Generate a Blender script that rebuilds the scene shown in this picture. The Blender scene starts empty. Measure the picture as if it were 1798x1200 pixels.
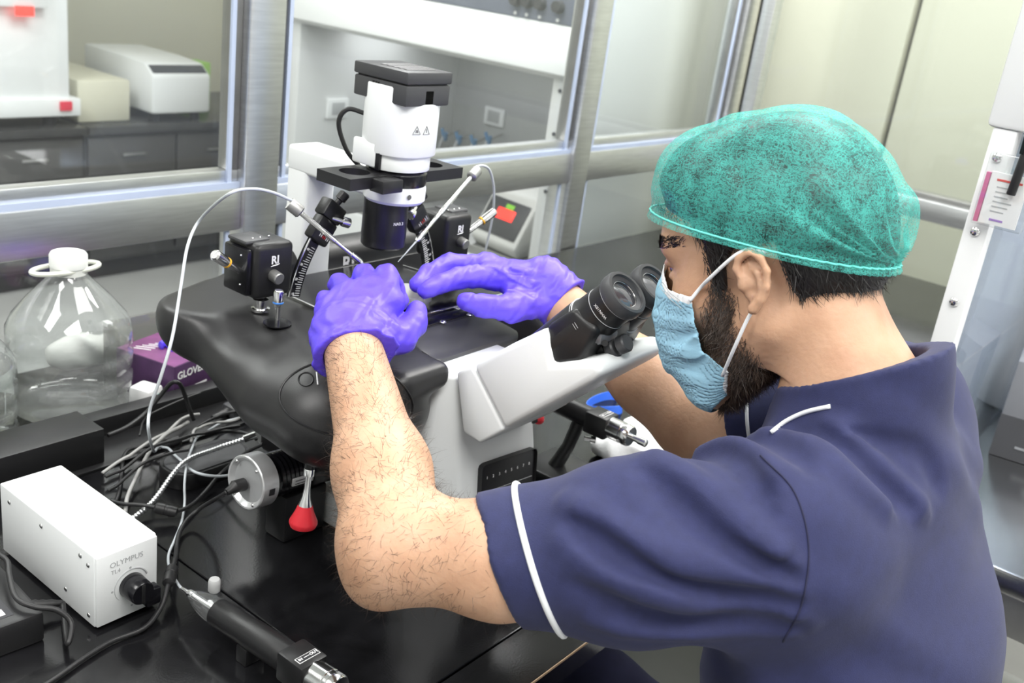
import bpy, bmesh, math, random
import numpy as np
from mathutils import Vector, Matrix
random.seed(4); rng = np.random.default_rng(4)
SC = bpy.context.scene; COL = SC.collection
V = Vector; PI = math.pi
# ---------------------------------------------------------------- camera (bench top is z = 0, floor z = -0.75)
FPX = 1800.0; PITCH = math.radians(20.5); ROLL = math.radians(8.0); HEAD = math.radians(36.0)
CAM = np.array([0.0, 0.0, 0.68])
_h = np.array([math.cos(HEAD), math.sin(HEAD), 0.0]); _z = np.array([0, 0, 1.0])
FW = _h*math.cos(PITCH) - _z*math.sin(PITCH); _r0 = np.cross(_h, _z); _u0 = np.cross(_r0, FW)
RT = _r0*math.cos(ROLL) + _u0*math.sin(ROLL); UP = _u0*math.cos(ROLL) - _r0*math.sin(ROLL)
def ray(x, y): return FW + RT*((x-899)/FPX) + UP*((600-y)/FPX)
def pw(x, y, w): return CAM + ray(x, y)*w            # a photo point at depth w metres
def onz(x, y, z): r = ray(x, y); return CAM + r*((z-CAM[2])/r[2])
def ony(x, y, Y): r = ray(x, y); return CAM + r*((Y-CAM[1])/r[1])
def onx(x, y, X): r = ray(x, y); return CAM + r*((X-CAM[0])/r[0])
cd = bpy.data.cameras.new('camera'); cam = bpy.data.objects.new('camera', cd); COL.objects.link(cam)
cd.sensor_width = 36.0; cd.lens = 36.0*FPX/1798.0; cd.clip_start = 0.02; cd.clip_end = 60
M = Matrix.Identity(4)
for i in range(3): M[i][0], M[i][1], M[i][2], M[i][3] = RT[i], UP[i], -FW[i], CAM[i]
cam.matrix_world = M
cd.dof.use_dof = True; cd.dof.focus_distance = 0.98; cd.dof.aperture_fstop = 9.0
SC.camera = cam
# ---------------------------------------------------------------- world, lights, exposure
wd = bpy.data.worlds.new('world'); SC.world = wd; wd.use_nodes = True
wd.node_tree.nodes['Background'].inputs[0].default_value = (.93, .97, 1.0, 1)
wd.node_tree.nodes['Background'].inputs[1].default_value = 0.55
SC.view_settings.view_transform = 'Standard'; SC.view_settings.look = 'None'
SC.view_settings.gamma = 1.0; SC.view_settings.use_curve_mapping = False
SC.view_settings.exposure = 0.36
SC.cycles.use_denoising = True
SC.cycles.max_bounces = 10; SC.cycles.transparent_max_bounces = 24; SC.cycles.caustics_reflective = False; SC.cycles.caustics_refractive = False
SC.cycles.sample_clamp_indirect = 6.0
CEIL = 1.95
LAMPS = [(0.0, -0.45, 1.2, .6, 30), (1.30, 0.35, 1.2, .6, 17), (-.9, .9, 1.2, .6, 32), (1.75, 2.0, 1.2, .6, 34), (2.35, 0.85, .6, 1.0, 34), (.3, 2.6, 1.2, .6, 34), (1.5, -1.2, 1.2, .6, 26)]  # unseen panels; one stands in for camera flash, one added for the hood side
def area_light(x, y, sx, sy, p):
    l = bpy.data.lights.new('panel_light', 'AREA'); l.shape = 'RECTANGLE'; l.size = sx; l.size_y = sy; l.energy = p; l.color = (1.0, .985, .96)
    o = bpy.data.objects.new('panel_light', l); COL.objects.link(o); o.location = (x, y, CEIL-.035)
for a in LAMPS: area_light(*a)
# ---------------------------------------------------------------- materials
def mat(name, col, rough=.5, metal=0., spec=.5, var=0., vscale=8., bump=0., bscale=60., stretch=None, trans=0., ior=1.45, alpha=1., emit=None, es=0., coat=0., sheen=0., sss=0., aniso=0.):
    m = bpy.data.materials.new(name); m.use_nodes = True; nt = m.node_tree; N = nt.nodes; b = N['Principled BSDF']; L = nt.links.new
    c = (*col, 1) if len(col) == 3 else col
    I = b.inputs
    I['Base Color'].default_value = c; I['Roughness'].default_value = rough; I['Metallic'].default_value = metal
    I['Specular IOR Level'].default_value = spec; I['IOR'].default_value = ior
    I['Transmission Weight'].default_value = trans; I['Alpha'].default_value = alpha
    I['Coat Weight'].default_value = coat; I['Coat Roughness'].default_value = .15
    I['Sheen Weight'].default_value = sheen
    if sss: I['Subsurface Weight'].default_value = sss; I['Subsurface Radius'].default_value = (.009, .004, .002); I['Subsurface Scale'].default_value = 1.0
    if aniso: I['Anisotropic'].default_value = aniso
    if emit: I['Emission Color'].default_value = (*emit, 1); I['Emission Strength'].default_value = es
    if var or bump:
        tc = N.new('ShaderNodeTexCoord'); mp = N.new('ShaderNodeMapping'); L(tc.outputs['Object'], mp.inputs[0])
        if stretch: mp.inputs['Scale'].default_value = stretch
    if var:
        n = N.new('ShaderNodeTexNoise'); n.inputs['Scale'].default_value = vscale; n.inputs['Detail'].default_value = 6; L(mp.outputs[0], n.inputs[0])
        mx = N.new('ShaderNodeMix'); mx.data_type = 'RGBA'; mr = N.new('ShaderNodeMapRange'); mr.inputs[1].default_value = .3; mr.inputs[2].default_value = .7
        L(n.outputs[0], mr.inputs[0]); L(mr.outputs[0], mx.inputs[0])
        mx.inputs[6].default_value = (*[max(0, v*(1-var)) for v in c[:3]], 1); mx.inputs[7].default_value = (*[min(1, v*(1+var)) for v in c[:3]], 1)
        L(mx.outputs[2], I['Base Color'])
    if bump:
        n2 = N.new('ShaderNodeTexNoise'); n2.inputs['Scale'].default_value = bscale; n2.inputs['Detail'].default_value = 4; L(mp.outputs[0], n2.inputs[0])
        bp = N.new('ShaderNodeBump'); bp.inputs['Strength'].default_value = bump; bp.inputs['Distance'].default_value = .002
        L(n2.outputs[0], bp.inputs['Height']); L(bp.outputs[0], I['Normal'])
    return m
def glass_mat(name, tint=(1, 1, 1), refl=.12, rough=.02, haze=0., hazecol=(.9, .92, .92)):
    m = bpy.data.materials.new(name); m.use_nodes = True; nt = m.node_tree; N = nt.nodes; L = nt.links.new
    N.remove(N['Principled BSDF']); out = N['Material Output']
    t = N.new('ShaderNodeBsdfTransparent'); t.inputs[0].default_value = (*tint, 1)
    g = N.new('ShaderNodeBsdfGlossy'); g.inputs['Roughness'].default_value = rough
    f = N.new('ShaderNodeLayerWeight'); f.inputs[0].default_value = .5      # Schlick reflectance, the same from both sides
    pwr = N.new('ShaderNodeMath'); pwr.operation = 'POWER'; pwr.inputs[1].default_value = 5.0; L(f.outputs['Facing'], pwr.inputs[0])
    mu = N.new('ShaderNodeMath'); mu.operation = 'MULTIPLY_ADD'; mu.inputs[1].default_value = .9; mu.inputs[2].default_value = refl*.3; mu.use_clamp = True
    L(pwr.outputs[0], mu.inputs[0]); mx = N.new('ShaderNodeMixShader'); L(mu.outputs[0], mx.inputs[0])
    src = t.outputs[0]
    if haze:
        d = N.new('ShaderNodeBsdfDiffuse'); d.inputs[0].default_value = (*hazecol, 1); m2 = N.new('ShaderNodeMixShader'); m2.inputs[0].default_value = haze
        L(t.outputs[0], m2.inputs[1]); L(d.outputs[0], m2.inputs[2]); src = m2.outputs[0]
    L(src, mx.inputs[1]); L(g.outputs[0], mx.inputs[2]); L(mx.outputs[0], out.inputs[0])
    return m
K = {}
K['steel'] = mat('brushed_steel', (.78, .79, .80), .32, .95, var=.08, vscale=14, stretch=(1, 1, 14), bump=.03, bscale=300)
K['steel_dull'] = mat('dull_steel', (.42, .42, .41), .45, .9, var=.1, vscale=20)
K['chrome'] = mat('chrome', (.80, .80, .80), .16, 1., var=.03)
K['white'] = mat('white_paint', (.86, .875, .875), .38, var=.012, vscale=4)
K['scope_white'] = mat('microscope_white', (.84, .865, .865), .36, var=.012, bump=.04, bscale=900)
K['cream'] = mat('cream_panel', (.72, .70, .56), .5, var=.02, vscale=2)
K['greywall'] = mat('grey_white_panel', (.74, .75, .75), .5, var=.02, vscale=2)
K['hoodgrey'] = mat('hood_liner', (.50, .51, .51), .4, .25, var=.04, vscale=3)
K['dark_cab'] = mat('dark_cabinet', (.075, .073, .072), .35, var=.12, vscale=3)
K['dark_top'] = mat('dark_worktop', (.05, .05, .05), .25, var=.2, vscale=12)
K['floor'] = mat('floor_vinyl', (.42, .42, .41), .42, var=.06, vscale=5)
K['ceil'] = mat('ceiling_board', (.8, .8, .79), .7, var=.02)
K['glass'] = glass_mat('pane_glass', (.95, .97, .97), .15, haze=.022, hazecol=(.9, .92, .93))  # diffuse haze paints a pale veil of reflections over the panes
K['gasket'] = mat('blue_gasket', (.52, .60, .78), .3, var=.05)
K['bench'] = mat('black_bench', (.008, .008, .009), .14, var=.4, vscale=30, bump=.03, bscale=400)
K['black'] = mat('black_plastic', (.014, .014, .015), .38, var=.15, bump=.06, bscale=900)
K['blackgloss'] = mat('black_gloss', (.008, .008, .010), .22, var=.1)
K['blacksatin'] = mat('black_satin_shell', (.022, .022, .023), .36, var=.12, vscale=20, bump=.10, bscale=1400)
K['darkgrey'] = mat('dark_grey_plastic', (.055, .056, .06), .42, var=.08, bump=.05, bscale=800)
K['greyplate'] = mat('grey_plate', (.20, .20, .205), .4, .2, var=.06)
K['lens'] = mat('lens_glass', (.05, .05, .06), .03, spec=1.0, coat=1.0, var=.1)
K['print_white'] = mat('white_print', (.88, .88, .88), .5, var=.01)
K['print_black'] = mat('black_print', (.03, .03, .035), .5, var=.01)
K['print_grey'] = mat('grey_print', (.45, .46, .47), .5, var=.01)
K['print_red'] = mat('red_print', (.7, .05, .04), .5, var=.01)
K['red'] = mat('red_rubber', (.72, .03, .045), .35, var=.05)
K['orange'] = mat('orange_ring', (.85, .45, .04), .4, var=.05)
K['bluering'] = mat('blue_ring', (.05, .22, .65), .4, var=.05)
K['clear'] = glass_mat('clear_plastic', (.96, .97, .97), .2, .04, haze=.05)
K['clear_bottle'] = glass_mat('clear_bottle', (.93, .95, .945), .26, .03, haze=.10)
K['tube'] = mat('translucent_tube', (.75, .80, .84), .25, trans=.25, var=.05)
K['cable'] = mat('black_cable', (.018, .018, .019), .42, var=.1)
K['cable_grey'] = mat('grey_cable', (.42, .42, .41), .4, var=.1)
K['led_red'] = mat('red_display', (.3, .02, .02), .4, emit=(1, .035, .02), es=2.2)
K['led_green'] = mat('green_lamp', (.1, .3, .02), .4, emit=(.35, .7, .08), es=.5)
K['panel_lit'] = mat('lit_panel', (.9, .9, .9), .5, emit=(1, .985, .96), es=4)
# ---------------------------------------------------------------- mesh helpers
class MB:
    def __init__(s, mtx=None): s.v = []; s.f = []; s.m = mtx
    def add(s, vs, fs):
        n = len(s.v)
        for p in vs:
            p = V(p); s.v.append(tuple(s.m @ p) if s.m is not None else tuple(p))
        s.f += [tuple(i+n for i in f) for f in fs]; return s
    def bm(s, b):
        b.verts.ensure_lookup_table(); b.verts.index_update()
        s.add([v.co[:] for v in b.verts], [[v.index for v in f.verts] for f in b.faces]); b.free(); return s
    def box(s, lo, hi, r=0., seg=2, mtx=None):
        b = bmesh.new(); bmesh.ops.create_cube(b, size=1)
        lo, hi = V(lo), V(hi); c = (lo+hi)/2; d = hi-lo
        for v in b.verts: v.co = V((v.co.x*d.x, v.co.y*d.y, v.co.z*d.z))+c
        if r: bmesh.ops.bevel(b, geom=list(b.edges), offset=r, segments=seg, affect='EDGES', profile=.5)
        if mtx is not None: bmesh.ops.transform(b, matrix=mtx, verts=b.verts)
        return s.bm(b)
    def tube(s, pts, r, n=10, caps=True, closed=False):
        pts = [V(p) for p in pts]; m = len(pts); rs = r if hasattr(r, '__len__') else [r]*m
        vs, fs = [], []; a = None
        for i, p in enumerate(pts):
            if closed: t = pts[(i+1) % m]-pts[i-1]
            else: t = pts[min(i+1, m-1)]-pts[max(i-1, 0)]
            if t.length < 1e-9: t = V((0, 0, 1))
            t.normalize()
            if a is None: a = t.orthogonal().normalized()
            a = (a-t*a.dot(t)); a = a.normalized() if a.length > 1e-6 else t.orthogonal().normalized()
            c = t.cross(a)
            for k in range(n):
                q = 2*PI*k/n; vs.append(p+(a*math.cos(q)+c*math.sin(q))*rs[i])
        for i in range(m if closed else m-1):
            j = (i+1) % m
            for k in range(n): fs.append((i*n+k, i*n+(k+1) % n, j*n+(k+1) % n, j*n+k))
        if caps and not closed: fs.append(tuple(range(n-1, -1, -1))); fs.append(tuple((m-1)*n+k for k in range(n)))
        return s.add(vs, fs)
    def cyl(s, a, b, r, r2=None, n=32, bev=0.):
        a, b = V(a), V(b); r2 = r if r2 is None else r2
        if bev:
            d = (b-a).normalized()*bev
            return s.tube([a, a+d*.3, a+d, b-d, b-d*.3, b], [r-bev, r-bev*.3, r, r2, r2-bev*.3, r2-bev], n)
        return s.tube([a, b], [r, r2], n)
    def lathe(s, o, axis, prof, n=36, caps=True):     # prof: (radius, height along axis)
        o = V(o); ax = V(axis).normalized(); return s.tube_dir(o, ax, prof, n, caps)
    def tube_dir(s, o, ax, prof, n, caps=True):
        a = ax.orthogonal().normalized(); c = ax.cross(a); vs, fs = [], []
        for r, h in prof:
            for k in range(n):
                q = 2*PI*k/n; vs.append(o+ax*h+(a*math.cos(q)+c*math.sin(q))*max(r, 1e-5))
        m = len(prof)
        for i in range(m-1):
            for k in range(n): fs.append((i*n+k, i*n+(k+1) % n, (i+1)*n+(k+1) % n, (i+1)*n+k))
        if caps: fs.append(tuple(range(n-1, -1, -1))); fs.append(tuple((m-1)*n+k for k in range(n)))
        return s.add(vs, fs)
    def prism(s, poly, ext, r=0., seg=2):              # poly: planar 3D points, ext: vector
        b = bmesh.new(); e = V(ext); n = len(poly)
        lo = [b.verts.new(V(p)) for p in poly]; hi = [b.verts.new(V(p)+e) for p in poly]
        b.faces.new(lo); b.faces.new(hi[::-1])
        for i in range(n): b.faces.new((lo[(i+1) % n], lo[i], hi[i], hi[(i+1) % n]))
        bmesh.ops.recalc_face_normals(b, faces=list(b.faces))
        if r: bmesh.ops.bevel(b, geom=list(b.edges), offset=r, segments=seg, affect='EDGES', profile=.5)
        return s.bm(b)
    def sphere(s, c, r, n=20, m=12):
        c = V(c); rr = V(r) if hasattr(r, '__len__') else V((r, r, r))
        prof = []; vs, fs = [], []
        for i in range(m+1):
            t = PI*i/m
            for k in range(n): vs.append(c+V((rr.x*max(math.sin(t), 1e-4)*math.cos(2*PI*k/n), rr.y*max(math.sin(t), 1e-4)*math.sin(2*PI*k/n), -rr.z*math.cos(t))))
        for i in range(m):
            for k in range(n): fs.append((i*n+k, i*n+(k+1) % n, (i+1)*n+(k+1) % n, (i+1)*n+k))
        return s.add(vs, fs)
    def build(s, name, m, parent=None, smooth=35):
        return mesh_obj(name, s.v, s.f, m, parent, smooth)
def mesh_obj(name, v, f, m, parent=None, smooth=35):
    me = bpy.data.meshes.new(name)
    off = np.array(ROOT(parent)) if parent is not None else np.zeros(3)
    v = np.asarray(v, dtype=np.float64).reshape(-1, 3)-off
    me.from_pydata(v.tolist(), [], f if isinstance(f, list) else f.tolist())
    me.validate()
    if smooth:
        if smooth < 170:
            b = bmesh.new(); b.from_mesh(me); bmesh.ops.recalc_face_normals(b, faces=b.faces)
            ang = math.radians(smooth)
            for e in b.edges:
                if len(e.link_faces) == 2 and e.calc_face_angle(0) > ang: e.smooth = False
            for fc in b.faces: fc.smooth = True
            b.to_mesh(me); b.free()
        else: me.polygons.foreach_set('use_smooth', [True]*len(me.polygons))
    me.materials.append(K[m] if isinstance(m, str) else m)
    o = bpy.data.objects.new(name, me); COL.objects.link(o)
    if parent is not None: o.parent = parent
    return o
def ROOT(p):
    t = V((0, 0, 0))
    while p is not None: t += p.location; p = p.parent
    return t
def thing(name, label, cat, loc=(0, 0, 0), group=None, kind=None):
    o = bpy.data.objects.new(name, None); COL.objects.link(o); o.location = V(loc); o.empty_display_size = .05
    if kind: o['kind'] = kind
    tag(o, label, cat, group); return o
def tag(o, label=None, cat=None, group=None, kind=None):
    if label: o['label'] = label
    if cat: o['category'] = cat
    if group: o['group'] = group
    if kind: o['kind'] = kind
    return o
def struct(o, label=None): o['kind'] = 'structure'; (o.__setitem__('label', label) if label else None); return o
_tx = {}
def text_geo(txt, size, depth=.0002, italic=False, bold=0.):
    c = bpy.data.curves.new('t', 'FONT'); c.body = txt; c.size = size; c.align_x = 'CENTER'; c.align_y = 'CENTER'; c.extrude = depth; c.offset = bold; c.resolution_u = 3
    if italic: c.shear = .3
    o = bpy.data.objects.new('t', c); COL.objects.link(o); bpy.context.view_layer.update()
    me = o.to_mesh(); vs = [v.co.copy() for v in me.vertices]; fs = [tuple(p.vertices) for p in me.polygons]
    o.to_mesh_clear(); bpy.data.objects.remove(o); bpy.data.curves.remove(c); return vs, fs
def basis(o, x, n):                                    # matrix: local x along x, local z along n (out of the surface)
    n = V(n).normalized(); x = V(x); x = (x-n*x.dot(n)).normalized(); y = n.cross(x)
    m = Matrix.Identity(4)
    for i in range(3): m[i][0], m[i][1], m[i][2], m[i][3] = x[i], y[i], n[i], V(o)[i]
    return m
def text(name, txt, size, o, x, n, m, parent, bold=0., italic=False):
    vs, fs = text_geo(txt, size, bold=bold, italic=italic); b = MB(basis(o, x, n)); b.add(vs, fs); return b.build(name, m, parent, 0)
def spline(pts, k=8):                                  # Catmull-Rom
    P = [np.array(p, float) for p in pts]; P = [2*P[0]-P[1]]+P+[2*P[-1]-P[-2]]; out = []
    for i in range(1, len(P)-2):
        for j in range(k):
            t = j/k; a, b, c, d = P[i-1:i+3]
            out.append(.5*((2*b)+(-a+c)*t+(2*a-5*b+4*c-d)*t*t+(-a+3*b-3*c+d)*t**3))
    out.append(P[-2]); return out
X_, Y_, Z_ = V((1, 0, 0)), V((0, 1, 0)), V((0, 0, 1))
# ================================================================ the setting
FZ = -.75; PY = 1.42; XE = 2.9
struct(MB().box((-2.6, -2.4, FZ-.05), (4.2, 4.6, FZ)).build('floor', 'floor', None, 0))
struct(MB().box((-2.6, -2.4, CEIL), (4.2, 4.6, CEIL+.05)).build('ceiling', 'ceil', None, 0))
struct(MB().box((-2.6, 4.5, FZ), (4.2, 4.6, CEIL)).build('wall_back', 'cream', None, 0))
struct(MB().box((-2.7, -2.4, FZ), (-2.6, 4.6, CEIL)).build('wall_left', 'greywall', None, 0))
struct(MB().box((-2.6, -2.5, FZ), (4.2, -2.4, CEIL)).build('wall_front', 'greywall', None, 0))
struct(MB().box((3.55, -2.4, FZ), (3.65, 4.5, CEIL)).build('wall_right', 'cream', None, 0))
for i, (x, y, sx, sy, p) in enumerate(LAMPS):
    t = thing('ceiling_light', 'unseen white flat ceiling light panel', 'light', (x, y, CEIL-.03), 'ceiling light panels')
    MB().box((x-sx/2-.03, y-sy/2-.03, CEIL-.03), (x+sx/2+.03, y+sy/2+.03, CEIL-.0005), .004).build('frame', 'white', t)
# glazed steel partition along y = PY
def bay(n, x0, x1, label):
    w = thing('window_%d' % n, label, None, (x0, PY, FZ), kind='structure')
    zr0, zr1 = .170, .245
    MB().box((x0, PY, zr0), (x1, PY+.05, zr1), .003).build('mid_rail', 'steel', w)
    MB().box((x0, PY+.012, zr1), (x1, PY+.04, zr1+.030), .002).build('glazing_bead', 'steel', w)
    MB().box((x0, PY+.004, zr1), (x1, PY+.012, zr1+.010)).build('gasket', 'gasket', w)
    MB().box((x0, PY, CEIL-.08), (x1, PY+.05, CEIL), .003).build('top_rail', 'steel', w)
    MB().box((x0, PY, FZ), (x1, PY+.05, FZ+.07), .003).build('bottom_rail', 'steel', w)
    for xa, xb in ((x0, x0+.022), (x1-.022, x1)):
        MB().box((xa, PY+.012, zr1+.03), (xb, PY+.04, CEIL-.08), .002).build('glazing_bead', 'steel_dull', w)
    for xa, xb in ((x0+.018, x0+.026), (x1-.026, x1-.018)):
        MB().box((xa, PY+.006, zr1+.01), (xb, PY+.012, CEIL-.08)).build('gasket', 'gasket', w)
        MB().box((xa, PY+.006, FZ+.07), (xb, PY+.012, zr0)).build('gasket', 'gasket', w)
    MB().box((x0+.005, PY+.022, zr1+.005), (x1-.005, PY+.028, CEIL-.07)).build('pane', 'glass', w)
    MB().box((x0+.005, PY+.022, FZ+.06), (x1-.005, PY+.028, zr0+.01)).build('pane', 'glass', w)
bay(1, -2.6, 1.105, 'glazed steel partition bay beside the clear jugs')
bay(2, 1.178, 2.095, 'glazed steel partition bay behind the microscope')
bay(3, 2.165, XE-.03, 'glazed steel partition bay beside the room corner')
for i, (x0, x1) in enumerate(((1.105, 1.178), (2.095, 2.165), (XE-.03, XE+.04))):
    struct(MB().box((x0, PY-.008, FZ), (x1, PY+.06, CEIL), .004).build('trim_%d' % (i+1), 'steel'), 'brushed steel partition post')
# end partition along x = XE, running towards the room's front
w = thing('window_4', 'glazed steel end partition with cream panels', None, (XE, 0, FZ), kind='structure')
MB().box((XE, -2.4, .150), (XE+.05, PY-.01, .205), .003).build('mid_rail', 'steel', w)
MB().box((XE+.01, -2.4, .205), (XE+.05, PY-.01, .222), .002).build('glazing_bead', 'steel_dull', w)
MB().box((XE, -2.4, CEIL-.08), (XE+.05, PY-.01, CEIL), .003).build('top_rail', 'steel', w)
MB().box((XE, -2.4, FZ), (XE+.05, PY-.01, FZ+.07), .003).build('bottom_rail', 'steel', w)
MB().box((XE+.024, -2.4, FZ+.06), (XE+.030, PY-.02, .16)).build('pane', 'glass', w)
MB().box((XE+.024, -2.4, .21), (XE+.030, PY-.02, CEIL-.07)).build('pane', 'glass', w)
MB().box((XE-.004, PY-.075, FZ), (XE+.05, PY-.035, CEIL), .003).build('jamb', 'steel', w)
MB().box((XE-.006, PY-.034, FZ), (XE+.0, PY-.03, CEIL)).build('seal', 'black', w)
for k, (ya, yb) in enumerate(((1.09, 1.9), (.62, 1.075), (.08, .60), (-.5, .06), (-1.2, -.52), (-2.4, -1.22))):
    MB().box((XE+.42, ya, FZ), (XE+.48, yb, CEIL), .012).build('cream_panel', 'cream', w)
# ================================================================ the room behind the partition
t = thing('biosafety_cabinet', 'large white laminar hood behind the steel partition with dials on its fascia', 'hood', (2.38, 2.24, FZ))
hx0, hx1, hy0, hy1 = 2.38, 3.24, 1.655, 2.84
MB().box((hx0, hy0, FZ), (hx1, hy1, -.20), .008).build('stand', 'greywall', t)
MB().box((hx0+.01, hy0, -.20), (hx1, hy1, -.17), .004).build('work_surface', 'steel_dull', t)
MB().box((hx0, hy0, -.17), (hx1, hy0+.06, .95), .006).build('side_panel', 'white', t)
MB().box((hx0, hy1-.06, -.17), (hx1, hy1, .95), .006).build('side_panel', 'greywall', t)
MB().box((hx1-.04, hy0+.06, -.17), (hx1, hy1-.06, .95)).build('back_panel', 'hoodgrey', t)
MB().box((hx0+.02, hy0+.06, .375), (hx1-.04, hy1-.06, .95)).build('filter_box', 'hoodgrey', t)
MB().prism([(hx0, hy0, .375), (hx0-.03, hy0, .39), (hx0-.01, hy0, .52), (hx0+.06, hy0, .52), (hx0+.06, hy0, .375)], (0, hy1-hy0, 0), .004).build('fascia', 'white', t)
MB().box((hx0-.012, hy0+.01, .52), (hx0+.02, hy1-.01, .95), .004).build('control_panel', mat('hood_panel_blue', (.20, .22, .28), .4, var=.05), t)
for k, py in enumerate((1000, 968, 945, 925)):
    p = onx(py-18, 10-.12*(1000-py), hx0-.014); MB().cyl((hx0-.012, p[1], .565), (hx0-.032, p[1], .565), .018, .015, 20).build('dial', 'darkgrey', t)
    MB().cyl((hx0-.012, p[1], .53), (hx0-.0145, p[1], .53), .005, .005, 10).build('legend', 'print_white', t)
def outlet(o, x, n):
    m = basis(o, x, n); r = MB(m).box((-.05, -.035, 0), (.05, .035, .012), .003).build('socket_plate', 'white', t)
    MB(m).box((-.03, -.022, .0115), (.03, .022, .0135), .001).build('socket', 'print_grey', r)
p = ony(590, 190, hy1-.06); outlet(p, (1, 0, 0), (0, -1, 0))
p = onx(870, 205, hx1-.04); outlet(p, (0, -1, 0), (-1, 0, 0))
for k in range(3):
    p = onx((985, 960, 938)[k], (160, 232, 330)[k], hx0); MB().sphere((hx0-.001, hy0+.03, p[2]), .006, 10, 6).build('screw', 'darkgrey', t)
l_ = bpy.data.lights.new('hood_fill_light', 'AREA'); l_.shape = 'RECTANGLE'; l_.size = .3; l_.size_y = 1.0; l_.energy = 2.5; o_ = bpy.data.objects.new('hood_fill_light', l_); COL.objects.link(o_); o_.location = (hx0+.35, (hy0+hy1)/2, .368)  # unseen lamp added to brighten the cabinet's dark interior
# block heater with the red figures, inside the hood
c = onz(905, 437, -.17); c = np.array([2.46, 1.86, -.17])
c = onz(900, 440, -.17)
_d = onz(884, 388, -.067); c = np.array([_d[0]+.115, _d[1]-.0125, -.17])
t = thing('block_heater', 'pale grey block heater with glowing red figures on the hood surface', 'heater', c)
m = Matrix.Translation(V(c)) @ Matrix.Rotation(math.radians(-8), 4, 'Z')
poly = [(-.11, -.115, 0), (-.13, -.115, .03), (-.05, -.115, .175), (.11, -.115, .20), (.14, -.115, .17), (.14, -.115, 0)]
MB(m).prism([(a_[0], -.078, a_[2]) for a_ in poly], (0, .200, 0), .012).build('case', mat('heater_case', (.6, .6, .58), .45, var=.03), t)
d = V((.08, 0, .145)).normalized(); nn = V((-.145, 0, .08)).normalized(); o0 = V((-.09, .022, .1025))
mm = m @ basis(o0+nn*.001, (0, -1, 0), nn)
MB(mm).box((-.085, -.058, 0), (.085, .058, .003), .002).build('control_panel', 'darkgrey', t)
MB(mm).box((-.035, -.006, .003), (.04, .028, .005), .002).build('display', 'led_red', t)
MB(mm).box((-.01, .03, .003), (.025, .045, .0045), .001).build('indicator', 'led_green', t)
# blue rack of ampoules on the hood's back
t0 = onx(790, 250, hx1-.12)
for k in range(5):
    a = onx((752, 778, 804, 830, 856)[k], (243, 250, 246, 252, 247)[k], hx1-.14); a[2] = max(a[2], -.03)
    t = thing('tube_clamp', 'small blue clamp with grey tubing hanging at the back of the hood', 'clamp', (a[0], a[1], a[2]-.05), 'blue clamps in the hood')
    MB().tube(spline([a+np.array([0, .014, .03]), a, a+np.array([0, -.010, -.012]), a+np.array([-.01, -.020, .02])], 5), .007, 8).build('clip', mat('clamp_blue', (.10, .25, .45), .4, var=.05), t)
    MB().tube(spline([a, a+np.array([-.02, 0, -.04]), a+np.array([-.01, -.006, -.085]), a+np.array([.05, -.008, -.095])], 5), .006, 8).build('tubing', 'print_grey', t)
    MB().tube([a+np.array([0, 0, .0]), a+np.array([.09, 0, .02])], .004, 6).build('peg', 'steel_dull', t)
# far counter with cabinets
by = 3.60; bz = -.125
def far_unit(x0, x1, label):
    t = thing('base_cabinet', label, 'cabinet', ((x0+x1)/2, by+.3, FZ))
    MB().box((x0, by+.02, FZ+.08), (x1, by+.62, bz-.03), .003).build('carcass', 'dark_cab', t)
    MB().box((x0, by+.06, FZ), (x1, by+.60, FZ+.08)).build('plinth', 'black', t)
    n = 2
    for k in range(n):
        a = x0+(x1-x0)*k/n+.006; b = x0+(x1-x0)*(k+1)/n-.006
        d = MB().box((a, by, FZ+.10), (b, by+.02, bz-.20), .003).build('door', 'dark_cab', t); MB().box(((a+b)/2-.05, by-.012, bz-.26), ((a+b)/2+.05, by, bz-.25), .003).build('handle', 'steel_dull', d)
        d = MB().box((a, by, bz-.19), (b, by+.02, bz-.045), .003).build('drawer', 'dark_cab', t); MB().box(((a+b)/2-.05, by-.012, bz-.12), ((a+b)/2+.05, by, bz-.11), .003).build('handle', 'steel_dull', d)
far_unit(.5, 1.28, 'dark base cabinet under the white incubator'); far_unit(1.29, 2.07, 'dark base cabinet with the red switch above it'); far_unit(2.08, 2.86, 'dark base cabinet under the white centrifuge'); far_unit(2.87, 3.5, 'dark base cabinet at the corner of the cream wall')
for a, b, l in ((.49, 2.075, 'black stone worktop under the white incubator'), (2.08, 3.5, 'black stone worktop under the white centrifuge')):
    tag(MB().box((a, by-.02, bz-.03), (b, by+.64, bz), .004).build('worktop', 'dark_top'), l, 'worktop')
# white centrifuge
c0 = onz(215, 212, bz); 
t = thing('centrifuge', 'white bench centrifuge with dark display strip on far black worktop', 'centrifuge', (2.42, by+.3, bz))
cx0, cx1, cy0, cy1, cz0, cz1 = 2.36, 2.63, by+.005, by+.50, bz+.035, bz+.235
MB().prism([(cx0, cy0, cz0), (cx0, cy0, cz1-.05), (cx0, cy0+.06, cz1-.008), (cx0, cy0+.2, cz1), (cx0, cy1, cz1), (cx0, cy1, cz0)], (cx1-cx0, 0, 0), .012).build('case', 'white', t)
dn = V((0, -.042, .06)).normalized()
mm = basis(V(((cx0+cx1)/2, cy0+.03, cz1-.030))+V((0, -.042, .06)).normalized()*.0, (1, 0, 0), V((0, -.042, .06)))
MB(mm).box((-.125, -.024, -.004), (.125, .024, .002), .003).build('display', 'darkgrey', t)
for dx in (.04, .23):
    for dy in (.05, .42): MB().cyl((cx0+dx, cy0+dy, bz), (cx0+dx, cy0+dy, cz0+.005), .02, .018, 14).build('foot', 'black', t)
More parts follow.
